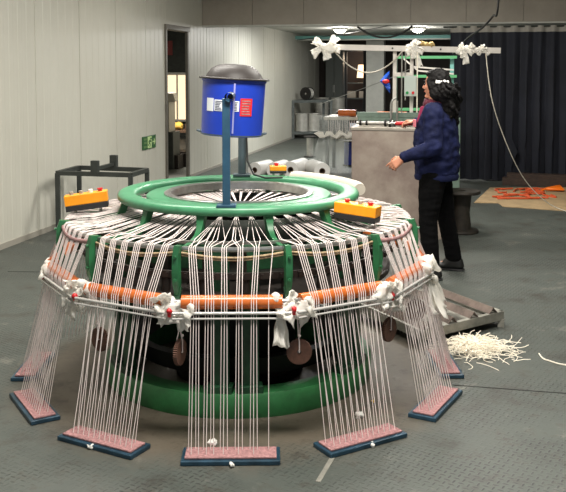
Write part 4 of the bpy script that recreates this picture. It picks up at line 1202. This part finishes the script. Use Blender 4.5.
# hands: palm, four fingers, thumb
def finger(mb, p, dirs, lens, r):
    q = Vector(p); 
    for d, L in zip(dirs, lens):
        e = q + Vector(d).normalized() * L; mb.hull([(q, r), (e, r * .9)]); q = e; r *= .92
def hand(mb, wr, fwd, up, thumb_side, curl, spread=.010):
    f = Vector(fwd).normalized(); side = Vector(thumb_side).normalized(); pn_ = f.cross(side).normalized()  # palm normal
    if pn_.dot(Vector(up)) > 0: pn_ = -pn_     # points to the palm side
    w = Vector(wr)
    mb.hull([(w, .023), (w + f * .03 + side * .016, .017), (w + f * .03 - side * .016, .017), (w + f * .085 + side * .028, .0125), (w + f * .08 - side * .028, .0115)])
    Ls = [(.034, .021, .016), (.037, .023, .017), (.035, .022, .016), (.027, .017, .014)]
    for i in range(4):
        k = 1.5 - i
        base = w + f * (.085 - .004 * abs(i - 1)) + side * k * .0195
        c = curl[i]
        dirs = [f * math.cos(a) + pn_ * math.sin(a) + side * k * .05 for a in (c * .5, c * 1.1, c * 1.5)]
        finger(mb, base, dirs, Ls[i], .0092 if i < 3 else .0082)
    finger(mb, w + f * .025 + side * .026, [f * .75 + side * .6 + pn_ * .3, f * .95 + side * .15 + pn_ * .4, f + pn_ * .3], (.033, .027, .021), .0102)
b2 = MB()
hand(b2, (.258, .287, .935), (.80, .0, -.60), (.2, 1, .3), (.5, -.3, .8), [.35, .8, 1.0, 1.15])
hand(b2, (.263, -.37, 1.168), (.88, -.32, .06), (0, -.3, 1), (.2, .9, .1), [1.1, 1.2, 1.25, 1.3])
b.add(b2.bm)
b.remesh(.0055, 3, .4); orient(b); body = b.build('body', 'skin', pn, 180)
# eyes, brows, lips
e = MB()
for s in (-1, 1): e.sphere(W(*(h + V(.080, .031 * s, .004))), .0115, 2)
e.build('eyes', 'eye', body, 60)
e = MB()
for s in (-1, 1): e.tube([W(*(h + V(.090, .015 * s, .027))), W(*(h + V(.087, .032 * s, .032))), W(*(h + V(.076, .048 * s, .027)))], .0035, 6)
e.build('eyebrows', 'hair', body, 60)
e = MB(); e.hull([(h + V(.093, .014, -.051), (.005, .008, .004)), (h + V(.093, -.014, -.051), (.005, .008, .004)), (h + V(.097, 0, -.051), (.004, .01, .006))]); orient(e); e.build('lips', 'lip', body, 60)
# --- trousers
t = MB()
t.hull([((.06, 0, .90), (.125, .165, .06)), (J['pel'], (.135, .172, .08)), ((.055, .07, .76), (.11, .095, .07)), ((.045, -.07, .76), (.11, .095, .07))])
for s, q in (('L', 1), ('R', -1)):
    hp = Vector(J['hip' + s]); kn = Vector(J['kne' + s]); an = Vector(J['ank' + s])
    t.hull([(hp + V(0, 0, -.03), (.112, .10, .09)), (hp.lerp(kn, .5), (.095, .088, .06)), ])
    t.hull([(hp.lerp(kn, .5), (.095, .088, .06)), (kn, (.074, .072, .05))]); t.hull([(kn, (.074, .072, .05)), (an.lerp(kn, .5), (.07, .066, .05))])
    t.hull([(an.lerp(kn, .5), (.07, .066, .05)), (an + V(0, 0, .0), (.066, .058, .02))])
t.remesh(.009, 4)
for v in t.bm.verts:
    n = noise.noise(V(v.co.x * 9, v.co.y * 9, v.co.z * 34)) ; v.co += V(v.co.x - .05, v.co.y, 0).normalized() * n * .006
orient(t); t.build('trousers', 'trousers', pn, 180)
# --- jacket
t = MB()
t.hull([((.045, 0, .79), (.168, .185, .045)), ((.05, 0, .93), (.185, .20, .07)), ((.05, 0, 1.10), (.175, .195, .07))])
t.hull([((.05, 0, 1.10), (.175, .195, .07)), ((.04, 0, 1.22), (.155, .185, .05)), ((.055, .145, 1.275), .062), ((.06, -.145, 1.27), .062)])
t.hull([((.055, .13, 1.275), .062), ((.06, -.13, 1.27), .062), ((.05, 0, 1.345), (.075, .085, .025))])
for s in 'LR':
    sh, el, wr = Vector(J['sh' + s]), Vector(J['el' + s]), Vector(J['wr' + s])
    t.hull([(sh, .085), (sh.lerp(el, .55), .074)]); t.hull([(sh.lerp(el, .55), .074), (el, .068)]); t.hull([(el, .068), (el.lerp(wr, .55), .056)]); t.hull([(el.lerp(wr, .55), .056), (wr, .042)])
t.remesh(.009, 4)
for v in t.bm.verts:
    c = v.co; n = noise.noise(V(c.x * 11, c.y * 11, c.z * 17)) * .013 + noise.noise(V(c.x * 24 + 3, c.y * 24, c.z * 30)) * .006
    if c.z < .80: n *= .4
    d = V(c.x - .06, c.y, 0)
    if d.length > 1e-4: c += d.normalized() * n
orient(t); jk = t.build('jacket', 'jacket', pn, 180)
t = MB(); t.lathe([(.135, .758), (.152, .752), (.158, .775), (.150, .80), (.135, .80)], (0, 0, 0), 40, closed=True)
for v in t.bm.verts: v.co.y *= 1.2; v.co.x = v.co.x * 1.1 + .045
orient(t); t.build('hem_band', 'jacket', jk, 50)
for s in 'LR':
    el, wr = Vector(J['el' + s]), Vector(J['wr' + s]); d = (wr - el).normalized()
    t = MB(); t.tube([wr - d * .02, wr + d * .022], [.046, .042], 20); orient(t); t.build('cuff', 'jacket', jk, 50)
t = MB(); t.box(W(.205, .10, 1.19), (.045, .012, .06), math.atan2(PLft.y, PLft.x) + .5, bevel=.003); t.build('badge', mat('badge_pink', (214, 120, 130), .6), jk, label='small pink and white chest patch')
# collar and scarf
t = MB(); t.lathe([(.062, 1.315), (.095, 1.30), (.098, 1.34), (.085, 1.375), (.062, 1.37)], (0, 0, 0), 40, closed=True)
for v in t.bm.verts: v.co.x += .06
t.crumple(.014, 18, 2); orient(t); t.build('scarf', 'scarf', pn, 180)
t = MB(); t.hull([((.15, .03, 1.30), .025), ((.18, .05, 1.20), .018), ((.165, .0, 1.22), .02)]); t.crumple(.01, 20, 1); orient(t); t.build('scarf_end', mat('magenta_scarf', (122, 26, 62), .9), pn, 180)
# --- hair: cap over the skull, long curly mass behind, clip
t = MB()
t.hull([(h + V(-.022, 0, .045), (.096, .088, .082)), (h + V(-.05, 0, -.01), (.075, .085, .07))])
t.hull([(h + V(.045, 0, .085), (.04, .06, .022)), (h + V(-.02, 0, .08), (.08, .07, .05))])
for s in (-1, 1): t.hull([(h + V(.022, .068 * s, .03), (.03, .022, .03)), (h + V(-.0, .074 * s, -.01), (.035, .022, .03)), (h + V(-.03, .078 * s, -.08), (.045, .028, .05))])
t.hull([(h + V(-.07, 0, -.02), (.065, .09, .06)), (h + V(-.10, .02, -.12), (.07, .11, .07))])
t.hull([(h + V(-.10, .02, -.12), (.07, .11, .07)), (h + V(-.10, .03, -.24), (.05, .10, .05))])
rnd = random.Random(5)
for i in range(46):
    l0 = rnd.uniform(-.10, .12); z0 = rnd.uniform(-.08, .03); f0 = -.105 + rnd.uniform(-.035, .04); P = []
    ph = rnd.uniform(0, 6); L = rnd.uniform(.12, .24)
    for j in range(9):
        tt = j / 8; P.append(h + V(f0 - .03 * math.sin(tt * 2.5) + .014 * math.cos(ph + tt * 9), l0 + .014 * math.sin(ph + tt * 9), z0 - L * tt))
    t.tube(P, [.017] * 7 + [.013, .008], 6)
t.remesh(.0065, 5, .5); t.crumple(.007, 34, 3, 3); orient(t); hr = t.build('hair', 'hair', pn, 180)
t = MB()
for i in range(5): t.sphere(h + V(-.085 + .022 * (i - 2), .088 - .006 * abs(i - 2), .022 + .004 * math.sin(i * 2)), .014, 2, (1, .6, 1.1))
t.box(h + V(-.085, .082, .02), (.1, .01, .014)); orient(t); t.build('hair_clip', 'white', hr, 50, label='white hair clip')
# --- shoes
for s in 'LR':
    a = Vector(J['ank' + s]); t = MB()
    z = a.z
    t.hull([(a + V(-.03, 0, -.01), (.045, .042, .035)), (a + V(-.04, 0, -.05), (.045, .042, .025)), (a + V(.06, 0, -.045), (.05, .045, .03)), (a + V(.02, 0, .0), (.05, .045, .035))])
    t.hull([(a + V(.05, 0, -.045), (.05, .046, .03)), (a + V(.15, 0, -.055), (.045, .043, .022))])
    t.remesh(.006, 3); 
    for v in t.bm.verts: v.co.z = max(v.co.z, .014)
    orient(t); sh_ = t.build('shoe', 'shoe', pn, 180)
    t = MB(); t.hull([(V(a.x - .045, a.y, .009), (.045, .045, .009)), (V(a.x + .15, a.y, .009), (.05, .047, .009))]); orient(t); t.build('sole', 'black', sh_, 50)
    t = MB()
    for i in range(3):
        x = .035 + .03 * i; zz = -.008 - .012 * i
        t.tube([a + V(x, -.034, zz - .016), a + V(x + .012, 0, zz + .008), a + V(x, .034, zz - .016)], .0035, 6)
    orient(t); t.build('laces', 'white', sh_, 60)
# red handle in her far hand
hc_ = Vector((.263, -.37, 1.168)) + V(.085, -.03, -.012)
gp = W(*hc_); gd = V(-1, .35, -.02).normalized()
t = thing('red_handle', gp, 'red grip held in the reaching hand of the person at the tank edge', 'handle')
MB().tube([gp - gd * .05, gp + gd * .0, gp + gd * .085, gp + gd * .10], [.016, .018, .018, .012], 16).build('grip', 'red', t, 50)
MB().tube([gp + gd * .10, gp + gd * .16], .008, 10).tube([gp + gd * .118, gp + gd * .126], .026, 18).build('guard', 'steel', t, 40)

# ================================================================== LIGHT
def area(p, sx, sy, e, col=(1, .955, .88), rot=(0, 0, 0)):
    d = bpy.data.lights.new('workshop_tube', 'AREA'); d.shape = 'RECTANGLE'; d.size = sx; d.size_y = sy; d.energy = e; d.color = col
    o = bpy.data.objects.new('workshop_tube', d); o.location = p; o.rotation_euler = rot; COL.objects.link(o); return o
area((.2, 2.9, 3.2), 1.6, .5, 190)
area((-1.0, 5.4, 3.2), 1.6, .5, 105)
area((1.5, 6.0, 3.2), 1.6, .5, 110)
area((.9, 9.2, 3.2), 1.6, .5, 165)
area((.9, 15.5, 2.40), 1.4, .8, 150, (1, 1, .97))
area((2.6, 19.0, 2.40), 1.4, .6, 40, (1, 1, .97))
q = RM(-1.2, 14.2, 2.9); area(q, .8, .8, 240, (1, .9, .78))
q = RM((DO0 + DO1) / 2, FAR + 1.2, 1.9); 
ld = bpy.data.lights.new('store_lamp', 'POINT'); ld.energy = 18; ld.shadow_soft_size = .12; ld.color = (1, .78, .55)
lo = bpy.data.objects.new('store_lamp', ld); lo.location = q; COL.objects.link(lo)
q = RM(DO0 + .22, FAR + 2.0, 1.55)
t = thing('lamp', (q.x, q.y, q.z - .2), 'warm glowing lamp seen through the dark doorway in the far wall', 'lamp')
MB().lathe([(.12, -.18), (.2, -.18), (.16, .2), (.1, .2)], q, 24, closed=True).build('lamp_shade', emit('warm_shade', (255, 214, 170), 2.0), t, 50)
MB().cyl(q - V(0, 0, 1.55), q - V(0, 0, .1), .02, 10).cyl(q - V(0, 0, 1.55), q - V(0, 0, 1.52), .14, 20).build('lamp_stand', 'darkframe', t, 40)
w = bpy.data.worlds.new('world'); S.world = w; w.use_nodes = True
w.node_tree.nodes['Background'].inputs['Color'].default_value = (.95, .97, 1, 1)
w.node_tree.nodes['Background'].inputs['Strength'].default_value = 0.5
